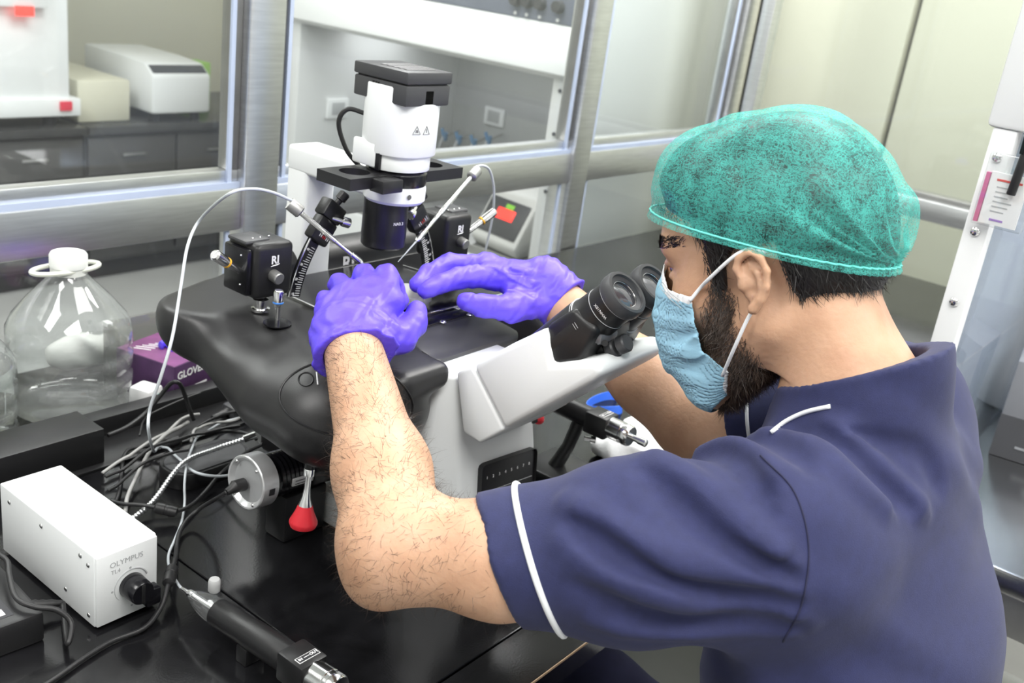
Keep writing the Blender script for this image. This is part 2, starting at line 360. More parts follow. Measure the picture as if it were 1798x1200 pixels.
tag(MB().box((2.70, by+.24, bz), (2.80, by+.34, bz+.20), .006).build('green_box', mat('lime_box', (.35, .62, .12), .5, var=.03)), 'lime green box behind the white centrifuge', 'box')
# incubator and white box at far left
t = thing('incubator', 'white incubator with glowing red figures on the far worktop', 'incubator', (1.75, by+.34, bz))
MB().box((1.30, by+.02, bz+.05), (2.03, by+.60, bz+.50), .012).build('body', 'white', t)
MB().box((1.30, by-.0, bz+.04), (2.06, by+.10, bz+.105), .006).build('lower_panel', 'white', t)
MB().box((1.975, by-.012, bz+.062), (2.02, by+.0, bz+.096), .003).build('rocker_switch', 'led_red', t).data.materials[0] = mat('switch_red', (.55, .02, .05), .35, emit=(1, .05, .08), es=.15)
for dx in (1.36, 1.98): MB().cyl((dx, by+.08, bz), (dx, by+.08, bz+.05), .025, .025, 12).build('foot', 'black', t); MB().cyl((dx, by+.5, bz), (dx, by+.5, bz+.05), .025, .025, 12).build('foot', 'black', t)
q = MB().box((1.70, by-.02, bz+.42), (1.935, by+.03, bz+.66), .006).build('controller', 'white', t)
p = ony(42, 20, by-.022); MB().box((p[0]-.03, by-.026, p[2]-.015), (p[0]+.035, by-.02, p[2]+.018), .002).build('display', 'led_red', q)
MB().box((1.30, by+.05, bz+.50), (1.94, by+.55, bz+.95), .01).build('upper_body', 'greywall', t)
tag(MB().box((2.08, by+.06, bz), (2.30, by+.50, bz+.16), .01).build('white_cabinet', 'cream'), 'plain cream box standing beside the white centrifuge', 'box')
# ================================================================ open hood at the right
rx0, ry1 = 1.39, .318
t = thing('laminar_hood', 'white framed laminar hood with steel work surface behind the seated man', 'hood', (1.75, -.4, FZ))
MB().box((rx0, -1.1, -.035), (2.05, ry1, 0), .006).build('work_surface', mat('hood_steel', (.62, .62, .62), .22, 1., var=.05), t)
MB().box((rx0+.015, -1.1, -.10), (2.05, ry1, -.035), .003).build('surface_skirt', 'steel_dull', t)
for y in (ry1-.05, -1.1):
    for x in (rx0+.03, 2.0): MB().box((x, y, FZ), (x+.04, y+.04, -.10), .003).build('leg', 'white', t)
MB().box((rx0+.03, -1.06, FZ+.22), (2.0, ry1-.01, FZ+.25), .004).build('lower_shelf', 'greywall', t)
MB().box((2.02, -1.1, 0), (2.05, ry1, 1.1), .003).build('back_panel', 'greywall', t)
pn = MB().box((rx0+.02, ry1-.012, .0), (2.02, ry1-.002, .62), .001).build('side_window', glass_mat('acrylic_side', (.80, .86, .95), .15, .05, haze=.35, hazecol=(.55, .62, .72)), t)
st = MB().box((rx0-.008, ry1-.026, 0), (rx0+.02, ry1+.004, .56), .003).build('front_strip', 'white', t)
for z in (.525, .43, .335): MB().sphere((rx0-.010, ry1-.011, z), (.003, .006, .006), 12, 8).build('screw', 'chrome', st)
MB().box((rx0-.012, -1.1, .56), (2.05, ry1+.012, 1.1), .006).build('canopy', 'white', t)
l_ = bpy.data.lights.new('hood_fill_light', 'AREA'); l_.shape = 'RECTANGLE'; l_.size = .3; l_.size_y = 1.1; l_.energy = 7; o_ = bpy.data.objects.new('hood_fill_light', l_); COL.objects.link(o_); o_.location = (rx0+.3, -.4, .552)  # light added out of view under the canopy to lift the dark interior
# plastic pocket with pen on the strip
p = onx(1768, 338, rx0-.022)
t = thing('document_pocket', 'clear pocket holding a printed leaflet fixed to the white hood frame', 'pocket', (rx0-.012, p[1]+.0, p[2]-.05))
q0 = V((rx0-.02, p[1], p[2])); mm = basis(q0, (0, -1, 0), (-1, 0, 0))
MB(mm).box((-.030, -.045, 0), (.030, .045, .010), .002).build('sleeve', 'clear', t)
s = MB(mm).box((-.022, -.042, .003), (.022, .022, .007)).build('leaflet', 'print_white', t)
MB(mm).box((-.028, -.042, .002), (-.023, .020, .008)).build('leaflet_edge', mat('magenta_edge', (.6, .12, .3), .5, var=.1), t)
MB(mm).box((-.014, .012, .007), (.016, .0145, .0075)).build('heading_line', 'print_red', s)
for k in range(6): MB(mm).box((-.012, .004-k*.006, .007), (.010-.003*(k % 3), .0055-k*.006, .0074)).build('text_line', 'print_grey', s)
MB(mm).box((-.010, -.037, .007), (.006, -.0345, .0075)).build('footer_line', mat('purple_print', (.35, .2, .55), .5, var=.02), s)
t = thing('marker_pen', 'black marker pen clipped in the clear pocket', 'pen', q0+V((-.006, -.008, .03)))
m2 = mm @ Matrix.Rotation(.02, 4, 'Z')
MB(m2).cyl((.008, .0, .0172), (.012, .055, .0172), .0055, .0055, 14, .001).build('barrel', 'black', t); MB(m2).cyl((.012, .055, .0172), (.0145, .085, .0172), .0062, .0058, 14, .001).build('cap', 'blackgloss', t)
MB(m2).box((.006, .05, .0232), (.010, .08, .0245)).build('clip', 'blackgloss', t)
# carton on the hood's surface
c = onz(1735, 790, 0); c = np.array([1.80, .19, 0])
t = thing('grey_carton', 'grey and black carton standing on the steel hood surface', 'carton', c)
mm = Matrix.Translation(V(c)+V((0, 0, .0006))) @ Matrix.Rotation(math.radians(8), 4, 'Z')
MB(mm).box((-.005, -.09, 0), (.12, .085, .17), .002).build('box_body', mat('carton_grey', (.33, .33, .34), .5, var=.05), t)
MB(mm).box((-.0065, -.09, .0), (-.004, .085, .075)).build('lower_band', mat('carton_dark', (.10, .10, .105), .5, var=.05), t)
MB(mm).box((-.0068, -.06, .115), (-.004, .02, .14)).build('hand_slot', 'black', t)
for dy in (-.022, .022): MB(mm).box((-.0072, dy-.012, .04), (-.006, dy+.012, .06), .002).build('print_mark', 'print_grey', t)
MB(mm).box((-.0072, -.05, .022), (-.006, .05, .026)).build('print_line', 'print_grey', t)
# ================================================================ implicit surfaces -> one continuous mesh
A3 = lambda *p: np.array(p, float)
def smin(a, b, k):
    if k <= 0: return np.minimum(a, b)
    h = np.clip(.5+.5*(b-a)/k, 0, 1); return b+(a-b)*h-k*h*(1-h)
def smax(a, b, k): return -smin(-a, -b, k)
def s_cone(p, a, b, r1, r2):                           # capsule with a tapering radius
    a, b = np.asarray(a, float), np.asarray(b, float); ba = b-a; l2 = max(ba@ba, 1e-12)
    t = np.clip(((p-a)@ba)/l2, 0, 1); d = p-a-t[:, None]*ba
    return np.sqrt((d*d).sum(1))-(r1+(r2-r1)*t)
def s_ell(p, c, r, R=None):
    q = p-np.asarray(c, float)
    if R is not None: q = q@R
    r = np.asarray(r, float); k0 = np.sqrt(((q/r)**2).sum(1)); k1 = np.sqrt(((q/(r*r))**2).sum(1))
    return np.where(k1 > 1e-9, k0*(k0-1)/np.maximum(k1, 1e-9), -r.min())
def s_box(p, c, h, r, R=None):
    q = p-np.asarray(c, float)
    if R is not None: q = q@R
    q = np.abs(q)-(np.asarray(h, float)-r)
    return np.sqrt((np.maximum(q, 0)**2).sum(1))+np.minimum(q.max(1), 0)-r
def s_flat(p, a, b, r1, r2, ax, k):                    # tapered capsule widened along unit axis ax by 1/k
    ax = np.asarray(ax, float); a = np.asarray(a, float)
    q = p-a; q = q-np.outer(q@ax, ax)*(1-k); bb = np.asarray(b, float)-a; bb = bb-ax*(bb@ax)*(1-k)
    return s_cone(q, np.zeros(3), bb, r1, r2)
def s_chain(p, pts, rs, k=.004):
    d = None
    for i in range(len(pts)-1):
        e = s_cone(p, pts[i], pts[i+1], rs[i], rs[i+1]); d = e if d is None else smin(d, e, k)
    return d
def poly2(p2, poly):                                   # signed distance to a 2D polygon
    poly = np.asarray(poly, float); d = np.full(len(p2), 1e9); s = np.ones(len(p2)); n = len(poly)
    for i in range(n):
        a, b = poly[i], poly[i-1]; e = b-a; w = p2-a
        t = np.clip((w@e)/(e@e), 0, 1); q = w-t[:, None]*e; d = np.minimum(d, (q*q).sum(1))
        c1 = p2[:, 1] >= a[1]; c2 = p2[:, 1] < b[1]; c3 = e[0]*w[:, 1] > e[1]*w[:, 0]
        f = (c1 & c2 & c3) | (~c1 & ~c2 & ~c3); s = np.where(f, -s, s)
    return s*np.sqrt(d)
def near(p, c, r, f):                                  # evaluate f only close to c, a safe bound elsewhere
    dd = np.sqrt(((p-np.asarray(c, float))**2).sum(1)); m = dd < r+.03; o = np.maximum(dd-r, .03)
    if m.any(): o[m] = f(p[m])
    return o
def surf(f, lo, hi, v, lip=1.3, B=8):                  # sparse surface nets
    lo = np.asarray(lo, float); hi = np.asarray(hi, float)
    nb = np.ceil((hi-lo)/(v*B)).astype(int)
    g = np.stack(np.meshgrid(*[np.arange(n) for n in nb], indexing='ij'), -1).reshape(-1, 3)
    c = lo+(g+.5)*v*B; d = np.concatenate([f(x) for x in np.array_split(c, max(1, len(c)//200000))])
    g = g[np.abs(d) < v*B*.87*lip+v]
    o = np.stack(np.meshgrid(*[np.arange(B+1)]*3, indexing='ij'), -1).reshape(-1, 3)
    vals = np.empty((len(g), (B+1)**3), np.float32)
    for i in range(0, len(g), 300):
        gg = g[i:i+300]; pts = lo+(gg[:, None, :]*B+o[None])*v
        vals[i:i+300] = f(pts.reshape(-1, 3)).reshape(len(gg), -1)
    vals = vals.reshape(-1, B+1, B+1, B+1)
    neg = vals < 0
    cn = [(a, b, cc) for a in (0, 1) for b in (0, 1) for cc in (0, 1)]
    cnt = sum(neg[:, a:a+B, b:b+B, cc:cc+B].astype(np.int8) for a, b, cc in cn)
    act = (cnt > 0) & (cnt < 8); bi, I, J, Kk = np.nonzero(act)
    cv = {q: vals[bi, I+q[0], J+q[1], Kk+q[2]] for q in cn}
    acc = np.zeros((len(bi), 3)); num = np.zeros(len(bi))
    for q in cn:
        for ax in range(3):
            if q[ax] == 0:
                r = list(q); r[ax] = 1; r = tuple(r); a, b = cv[q], cv[r]; m = (a < 0) != (b < 0)
                t = np.where(m, a/np.where(m, a-b, 1), 0); pt = np.tile(np.array(q, float), (len(bi), 1)); pt[:, ax] = t
                acc += pt*m[:, None]; num += m
    cell = g[bi]*B+np.stack([I, J, Kk], 1)
    vert = lo+(cell+acc/num[:, None])*v
    S = (nb*B+2).astype(np.int64); key = lambda c: (c[..., 0].astype(np.int64)*S[1]+c[..., 1])*S[2]+c[..., 2]
    ks = key(cell); order = np.argsort(ks); sk = ks[order]
    quads = []
    for ax in range(3):
        sl = [slice(0, B)]*3; s2 = list(sl); s2[ax] = slice(1, B+1)
        a = neg[(slice(None), *sl)]; b = neg[(slice(None), *s2)]; e = a != b
        bi2, i, j, k = np.nonzero(e); base = g[bi2]*B+np.stack([i, j, k], 1); flip = a[bi2, i, j, k]
        u, w = (ax+1) % 3, (ax+2) % 3; q = []
        for du, dw in ((-1, -1), (0, -1), (0, 0), (-1, 0)):
            cc = base.copy(); cc[:, u] += du; cc[:, w] += dw
            kk = key(cc); pos = np.clip(np.searchsorted(sk, kk), 0, len(sk)-1); ok = sk[pos] == kk
            q.append(np.where(ok, order[pos], -1))
        q = np.stack(q, 1); good = (q >= 0).all(1); q = q[good]; fl = flip[good]
        q[~fl] = q[~fl][:, ::-1]; quads.append(q)
    return vert, np.concatenate(quads)
def np_mesh(name, v, q, m, parent=None):
    me = bpy.data.meshes.new(name); off = np.array(ROOT(parent)) if parent is not None else np.zeros(3)
    v = (np.asarray(v, np.float32)-off.astype(np.float32)); q = np.ascontiguousarray(q, np.int32); nf = len(q); kf = q.shape[1]
    me.vertices.add(len(v)); me.vertices.foreach_set('co', np.ascontiguousarray(v, np.float32).ravel())
    me.loops.add(nf*kf); me.loops.foreach_set('vertex_index', q.ravel())
    me.polygons.add(nf); me.polygons.foreach_set('loop_start', np.arange(0, nf*kf, kf, dtype=np.int32))
    me.polygons.foreach_set('use_smooth', np.ones(nf, bool)); me.update(calc_edges=True); me.validate()
    me.materials.append(K[m] if isinstance(m, str) else m)
    o = bpy.data.objects.new(name, me); COL.objects.link(o)
    if parent is not None: o.parent = parent
    return o
def grad(f, p, e=5e-4):
    g = np.stack([f(p+np.eye(3)[i]*e)-f(p-np.eye(3)[i]*e) for i in range(3)], 1); return g/np.maximum(np.linalg.norm(g, axis=1, keepdims=True), 1e-9)
def stick(f, p, off=0., n=8):                          # pull points onto a surface
    p = np.array(p, float)
    for _ in range(n): p = p-grad(f, p)*((f(p)-off)[:, None])*.8
    return p
def ray_hit(f, pts, off=0., t0=.6, cap=2.5):            # photo points carried to where their rays meet a surface
    out = []
    for x, y in pts:
        r = ray(x, y); t = t0
        for _ in range(120):
            d = f((CAM+r*t)[None])[0]
            if abs(d-off) < 1.5e-4 or t > cap: break
            t += (d-off)*.7
        out.append(CAM+r*t)
    return np.array(out)
def strands(name, roots, dirs, nrm, length, width, m, parent, curl=.3, seg=3, jit=.5):
    n = len(roots); ln = length*(1-jit*rng.random(n))[:, None]
    side = np.cross(dirs, nrm); side /= np.maximum(np.linalg.norm(side, axis=1, keepdims=True), 1e-9)
    bend = (side*rng.normal(0, curl, (n, 1))+nrm*rng.normal(0, curl*.4, (n, 1)))
    vs = np.zeros((n, (seg+1)*2, 3)); fs = []
    for s in range(seg+1):
        t = s/seg; c = roots+dirs*ln*t+bend*ln*t*t; wv = side*(width*(1-.85*t))*.5
        vs[:, 2*s] = c-wv; vs[:, 2*s+1] = c+wv
    base = (np.arange(n)*(seg+1)*2)[:, None]
    q = np.concatenate([base+np.array([2*s, 2*s+1, 2*s+3, 2*s+2]) for s in range(seg)])
    o = np_mesh(name, vs.reshape(-1, 3), q, m, parent); o['kind'] = 'stuff'; return o
# ================================================================ the man at the microscope
def skin_mat(name, c1, c2, c3, bs=180):
    m = mat(name, c1, .48, var=.0, bump=.25, bscale=bs, sss=.12, spec=.4); nt = m.node_tree; N = nt.nodes; L = nt.links.new; b = N['Principled BSDF']
    tc = N.new('ShaderNodeTexCoord'); n = N.new('ShaderNodeTexNoise'); n.inputs['Scale'].default_value = 22; n.inputs['Detail'].default_value = 8; L(tc.outputs['Object'], n.inputs[0])
    r = N.new('ShaderNodeValToRGB'); r.color_ramp.elements[0].position = .34; r.color_ramp.elements[0].color = (*c2, 1); r.color_ramp.elements[1].position = .68; r.color_ramp.elements[1].color = (*c3, 1)
    e = r.color_ramp.elements.new(.5); e.color = (*c1, 1); L(n.outputs[0], r.inputs[0]); L(r.outputs[0], b.inputs['Base Color']); return m
K['skin'] = skin_mat('skin', (.56, .335, .215), (.50, .285, .18), (.60, .37, .25))
K['hair'] = mat('black_hair', (.012, .010, .010), .42, var=.3, vscale=300)
K['armhair'] = mat('brown_arm_hair', (.045, .028, .02), .5, var=.3, vscale=300)
K['beard'] = mat('dark_beard', (.050, .033, .024), .45, var=.5, vscale=120)
K['scrub'] = mat('navy_scrub_cotton', (.018, .022, .080), .8, var=.10, vscale=90, bump=.22, bscale=1300, sheen=.08)
K['piping'] = mat('white_piping', (.82, .84, .86), .6, var=.03)
K['nitrile'] = mat('violet_nitrile', (.125, .075, .78), .42, var=.05, vscale=30, bump=.22, bscale=160, spec=.4)
K['maskblue'] = mat('mask_blue', (.37, .66, .84), .75, var=.04, vscale=40, bump=.12, bscale=900)
K['maskwhite'] = mat('mask_white', (.86, .88, .9), .75, var=.02)
K['pants'] = mat('navy_trousers', (.014, .015, .045), .85, var=.1, vscale=80)
HO, HP, HYW, HR, HS = A3(.8785, .3465, .4393), .3719, -.0981, .0747, 1.0
_f = A3(math.sin(HYW)*math.cos(HP), math.cos(HYW)*math.cos(HP), -math.sin(HP)); _l0 = A3(-math.cos(HYW), math.sin(HYW), 0); _u0h = np.cross(_f, _l0)
_l = _l0*math.cos(HR)+_u0h*math.sin(HR); _u = _u0h*math.cos(HR)-_l0*math.sin(HR)
HM = np.stack([_f, _l, _u], 1)                        # columns: forward, left, up
def H(f, l, u): return HO+HM@A3(f, l, u)
def Hl(p): return (p-HO)@HM                           # world -> head
def h_at(x, y, l):                                    # photo point on the sagittal plane at offset l, in head (f, u)
    r = ray(x, y); t = (l-(CAM-HO)@_l)/(r@_l); q = Hl((CAM+r*t)[None])[0]; return q[0], q[2]
def cran(q): return s_ell(q, (-.009, 0, .047), (.094, .077, .087))
def face0(q):                                         # smooth face volume without small features
    d = smin(cran(q), s_ell(q, (.045, 0, .012), (.049, .062, .072)), .03); d = smin(d, s_ell(q, (.040, 0, .058), (.060, .060, .046)), .03)
    d = smin(d, s_cone(q, (.025, 0, -.045), (.066, 0, -.083), .052, .030), .03)
    for s in (1, -1):
        d = smin(d, s_cone(q, (.0, .052*s, -.038), (.070, .016*s, -.096), .021, .021), .025)
        d = smin(d, s_ell(q, (.060, .040*s, -.012), (.028, .024, .022)), .025)
    return d
EARH = [(.007, .003), (.012, .018), (.007, .030), (-.006, .0345), (-.019, .027), (-.0245, .012), (-.021, -.006), (-.012, -.019), (-.002, -.029)]
def ear(q, s):
    q = q*A3(1, s, 1); q = (q-A3(-.002, .079, .0015))/.76+A3(-.012, .080, .003); a = q[:, 0]+.012; b = q[:, 2]-.003; al = .06
    e = np.stack([a*math.cos(al)-(q[:, 1]-.080)*math.sin(al), (q[:, 1]-.080)*math.cos(al)+a*math.sin(al), b], 1)   # (along, out, up)
    P3 = lambda t, o: A3(t[0], o, t[1])
    rim = s_chain(e, [P3(t, .0085+.003*math.sin(i*.4)) for i, t in enumerate(EARH)], [.0036, .0042, .0044, .0044, .0044, .0042, .0042, .005, .0068], .003)
    plate = s_ell(e, (-.006, .0025, .003), (.0185, .0045, .030))
    d = smin(plate, rim, .005)
    d = smin(d, s_chain(e, [A3(-.004, .007, .022), A3(-.0125, .0085, .010), A3(-.0125, .0085, -.004), A3(-.004, .007, -.013)], [.003, .0036, .0036, .003], .003), .004)
    d = smax(d, -s_ell(e, (-.002, .012, -.002), (.0090, .0125, .0125)), .0025)
    d = smax(d, -s_ell(e, (-.008, .012, .022), (.006, .006, .008)), .003)
    d = smin(d, s_ell(e, (.0095, .0065, -.002), (.0045, .0045, .0065)), .005)
    return .76*smin(d, s_cone(e, (.002, -.014, -.004), (.0, -.003, .0), .015, .012), .005)
def head(p):
    q = Hl(p); d = face0(q)
    for s in (1, -1):
        d = smin(d, s_cone(q, (.0945, .010*s, .040), (.081, .046*s, .040), .009, .010), .018)
        d = smax(d, -s_ell(q, (.103, .031*s, .020), (.016, .019, .011)), .014)
        d = smin(d, s_ell(q, (.0870, .0320*s, .0248), (.0105, .0155, .0055)), .005)     # lids
        d = smin(d, s_ell(q, (.0845, .0320*s, .0125), (.0100, .0150, .0050)), .005)
    d = smin(d, s_chain(q, [A3(.092, 0, .034), A3(.106, 0, .008), A3(.115, 0, -.012)], [.008, .009, .012], .008), .012)
    for s in (1, -1): d = smin(d, s_ell(q, (.104, .012*s, -.016), (.010, .008, .008)), .008)
    d = smin(d, s_ell(q, (.094, 0, -.047), (.010, .022, .006)), .010); d = smin(d, s_ell(q, (.091, 0, -.060), (.010, .019, .007)), .008)
    d = smin(d, s_ell(q, (.082, 0, -.098), (.014, .018, .014)), .02)
    for s in (1, -1): d = smin(d, near(q, (-.008, .088*s, 0), .045, lambda x: ear(x, s)), .006)
    return d
# arms, from photo points at the depth where they lie
SL, EL, WL = A3(.715, .250, .282), pw(694, 958, .845), pw(618, 605, 1.02)
SR, ER, WR = A3(1.045, .262, .285), pw(1222, 742, 1.19), pw(970, 519, 1.254)
NB = A3(.872, .248, .335)
def arm(p, S, E, W, ru, re, rw, bulge, mid=None):
    mid = S*.4+E*.6 if mid is None else mid
    d = s_cone(p, S, mid, ru, ru*.92); d = smin(d, s_cone(p, mid, E, ru*.92, re), .03)
    m = E*.68+W*.32+A3(*bulge)
    d = smin(d, s_cone(p, E, m, re*.93, re*.90), .035); d = smin(d, s_cone(p, m, W, re*.90, rw), .03)
    return smax(d, (p-W)@((W-E)/np.linalg.norm(W-E))-.004, .004)
elb = (EL-SL)/np.linalg.norm(EL-SL)
def armL(p):
    d = arm(p, SL, EL, WL, .0462, .0420, .0285, (.003, .0, .0), SCU+UP*.001)
    return smin(d, s_ell(p, EL+elb*.016-UP*.028, (.020, .020, .020)), .022)
def armR(p): return arm(p, SR, ER, WR, .052, .042, .0275, (.0, .0, .0))
def neck(p):
    d = s_cone(p, H(-.026, 0, -.012), NB, .054, .058); d = smin(d, s_cone(p, NB, NB+A3(0, -.03, -.12), .058, .07), .04)
    for s in (1, -1): d = smin(d, s_cone(p, H(-.042, .028*s, -.045), NB+A3(-.02*s, -.026, .0), .024, .034), .03)
    for S in (SL, SR): d = smin(d, s_cone(p, NB+A3(0, -.02, -.02), S*.75+NB*.25+A3(0, -.01, -.01), .05, .042), .04)
    return d
def body(p):
    d = smin(near(p, H(0, 0, .01), .165, head), near(p, NB+A3(0, .02, .0), .26, neck), .022)
    a = np.minimum(near(p, (SL+WL)/2, .34, armL), near(p, (SR+WR)/2, .32, armR)); t = s_flat(p, A3(.875, .205, .22), A3(.875, .19, -.15), .070, .070, (1, 0, 0), .62)
    d = smin(d, smin(a, t, .05), .03)
    m = (p[:, 2] < .365) & (p[:, 0] > .71) & (p[:, 0] < 1.04) & (p[:, 1] < .335)
    if m.any(): d[m] = np.maximum(d[m], scrub_outer(p[m])+.004)
    return d
man = thing('person', 'man in navy scrubs and green hair cap bent over microscope eyepieces, wearing violet gloves', 'person', (.875, .12, FZ))
# eyes
for s in (1, -1):
    e = MB().sphere(H(.0808, .0315*s, .0195), .0118, 20, 14).build('eye', mat('eye_white', (.45, .42, .40), .15, coat=.5, var=.03), man, 180)
    MB().sphere(H(.0882, .0322*s, .0186), .0058, 16, 10).build('iris', mat('iris_brown', (.03, .015, .01), .12, coat=.5, var=.2), e, 180)
# ---------------- scrub top
SCU = pw(880, 986, .826)                               # centre of the left cuff
axL = (EL-SL)/np.linalg.norm(EL-SL); axR = (ER-SR)/np.linalg.norm(ER-SR)
RCU = SR+axR*.155; CUN = axL-UP*.27; CUN = CUN/np.linalg.norm(CUN)
FOLDS = [  # ridges across the cloth: (px points with depth, radius)
 ([(1010, 905, .79), (1180, 985, .76), (1400, 1040, .74)], .010), ([(1000, 960, .78), (1180, 1040, .755), (1400, 1075, .75)], .010),
 ([(1130, 850, .82), (1240, 900, .78), (1390, 990, .74)], .011), ([(1215, 800, .86), (1300, 815, .82), (1370, 860, .77)], .011),
 ([(1330, 780, .86), (1450, 850, .80), (1560, 900, .80)], .010), ([(1430, 760, .87), (1540, 830, .83), (1620, 900, .83)], .009),
 ([(1060, 1040, .79), (1250, 1090, .765), (1420, 1110, .75)], .009)]
CREASES = [([(1120, 875, .80), (1230, 935, .76), (1400, 1020, .74)], .007), ([(1030, 940, .79), (1180, 1012, .76), (1390, 1058, .75)], .006), ([(1180, 815, .86), (1270, 830, .82), (1350, 905, .76)], .008),
 ([(1240, 790, .88), (1330, 800, .84), (1400, 870, .79)], .006), ([(1390, 770, .88), (1490, 835, .82), (1590, 890, .82)], .006), ([(1040, 1000, .79), (1200, 1068, .77), (1400, 1095, .76)], .006), ([(1500, 750, .88), (1590, 800, .86), (1640, 860, .85)], .005)]
FOLDS = [(spline([pw(*a) for a in f], 5), r) for f, r in FOLDS]; CREASES = [(spline([pw(*a) for a in f], 5), r) for f, r in CREASES]
def scrub_base(p):
    X0 = .876
    d = s_flat(p, A3(X0, .200, -.30), A3(X0, .185, -.08), .122, .112, (1, 0, 0), .66)
    d = smin(d, s_flat(p, A3(X0, .185, -.08), A3(X0, .192, .13), .112, .108, (1, 0, 0), .64), .05)
    d = smin(d, s_flat(p, A3(X0, .192, .13), A3(X0, .222, .255), .108, .078, (1, 0, 0), .60), .06)
    d = smin(d, s_cone(p, A3(.758, .235, .255), A3(.995, .240, .258), .078, .078), .06)
    d = smin(d, s_cone(p, NB+A3(0, -.012, -.04), NB+A3(0, .006, .075), .082, .0695), .03)
    dl = s_cone(p, SL+A3(.0, -.005, -.012), SCU*.5+SL*.5-UP*.006, .076, .070); dl = smin(dl, s_cone(p, SCU*.5+SL*.5-UP*.006, SCU+axL*.05, .070, .0485), .03)
    dl = smax(dl, (p-SCU)@CUN, .002)
    dr = s_cone(p, SR, RCU+axR*.04, .080, .064); dr = smax(dr, (p-RCU)@axR, .002)
    return smin(smin(d, dl, .045), dr, .04)
FOLDS = [(stick(scrub_base, f, -.003), r) for f, r in FOLDS]; CREASES = [(stick(scrub_base, f, .0025), r) for f, r in CREASES]
def scrub_outer(p):
    d = scrub_base(p)
    for f, r in FOLDS:
        g = np.array(f); c = (g.min(0)+g.max(0))/2; rr = np.linalg.norm(g.max(0)-g.min(0))/2+.05
        m = (np.abs(d) < .05) & (((p-c)**2).sum(1) < rr*rr)
        if not m.any(): continue
        pm = p[m]; e = s_cone(pm, f[0], f[1], r*.3, r)
        for i in range(1, len(f)-1): e = np.minimum(e, s_cone(pm, f[i], f[i+1], r, r if i < len(f)-2 else r*.3))
        d[m] = smin(d[m], np.maximum(e, d[m]-.007), .016)
    for f, r in CREASES:
        g = np.array(f); c = (g.min(0)+g.max(0))/2; rr = np.linalg.norm(g.max(0)-g.min(0))/2+.05
        m = (np.abs(d) < .05) & (((p-c)**2).sum(1) < rr*rr)
        if not m.any(): continue
        pm = p[m]; e = s_cone(pm, f[0], f[1], r*.2, r)
        for i in range(1, len(f)-1): e = np.minimum(e, s_cone(pm, f[i], f[i+1], r, r if i < len(f)-2 else r*.2))
        d[m] = smax(d[m], -e, .014)
    w = np.sin(p@A3(38, 55, 24)+2.2*np.sin(p@A3(19, -13, 31)))*.0016+np.sin(p@A3(-22, 34, 71)+1.7)*.0009
    return d+w
v, q = surf(body, (.40, -.02, -.24), (1.20, .78, .60), .0021)
tag(np_mesh('body', v, q, 'skin', man), 'bare hairy forearms, neck, ear and face')
COLN = A3(0, .50, .866)
def scrub(p):
    d = scrub_outer(p)
    # openings: sleeves are hollow round the arms, neckline is cut round the neck and into a V at the front
    d = smax(d, -s_cone(p, SCU-axL*.05, SCU+axL*.08, .0468, .0480), .003)
    d = smax(d, -s_cone(p, RCU-axR*.03, RCU+axR*.08, .046, .058), .003)
    d = np.where((np.abs(p[:, 0]-.872) < .105), smax(d, (p-NB-A3(0, 0, .054))@COLN, .003), d)
    cut = s_cone(p, NB+A3(0, .0, .012), NB+A3(0, .05, .14), .0620, .0650)
    cut = np.minimum(cut, s_cone(p, NB+A3(0, .075, .03), NB+A3(0, .10, -.09), .05, .012))
    d = smax(d, -(p[:, 2]+.300), .003)
    return smax(d, -cut, .003)
v, q = surf(scrub, (.50, -.08, -.44), (1.22, .50, .46), .0032, lip=1.5)
sc = np_mesh('scrub_top', v, q, 'scrub', man); sc['label'] = 'navy blue short sleeved scrub top with white piping'
# ---------------- trousers
def pants(p):
    d = s_flat(p, A3(.876, .195, -.28), A3(.876, .195, -.24), .128, .124, (1, 0, 0), .66)
    for s in (-1, 1):
        d = smin(d, s_cone(p, A3(.876+.085*s, .18, -.240), A3(.876+.13*s, .52, -.225), .088, .066), .04)
        d = smin(d, s_cone(p, A3(.876+.13*s, .52, -.225), A3(.876+.13*s, .48, -.66), .066, .052), .03)
    d = np.where(p[:, 1] < .36, smax(d, -(p[:, 2]+.329), .012), d)
    return smax(d, -(p[:, 2]+.68), .003)
v, q = surf(pants, (.60, -.10, -.72), (1.16, .64, -.08), .006); np_mesh('trousers', v, q, 'pants', man)
for s in (-1, 1):
    x = .876+.13*s
    sh = lambda p: smax(smin(s_cone(p, A3(x, .48, -.715), A3(x, .60, -.722), .036, .030), s_cone(p, A3(x, .48, -.70), A3(x, .48, -.65), .036, .036), .02), -(p[:, 2]+.748), .003)
    v, q = surf(sh, (x-.06, .40, -.76), (x+.06, .66, -.60), .005); np_mesh('shoe', v, q, 'black', man)
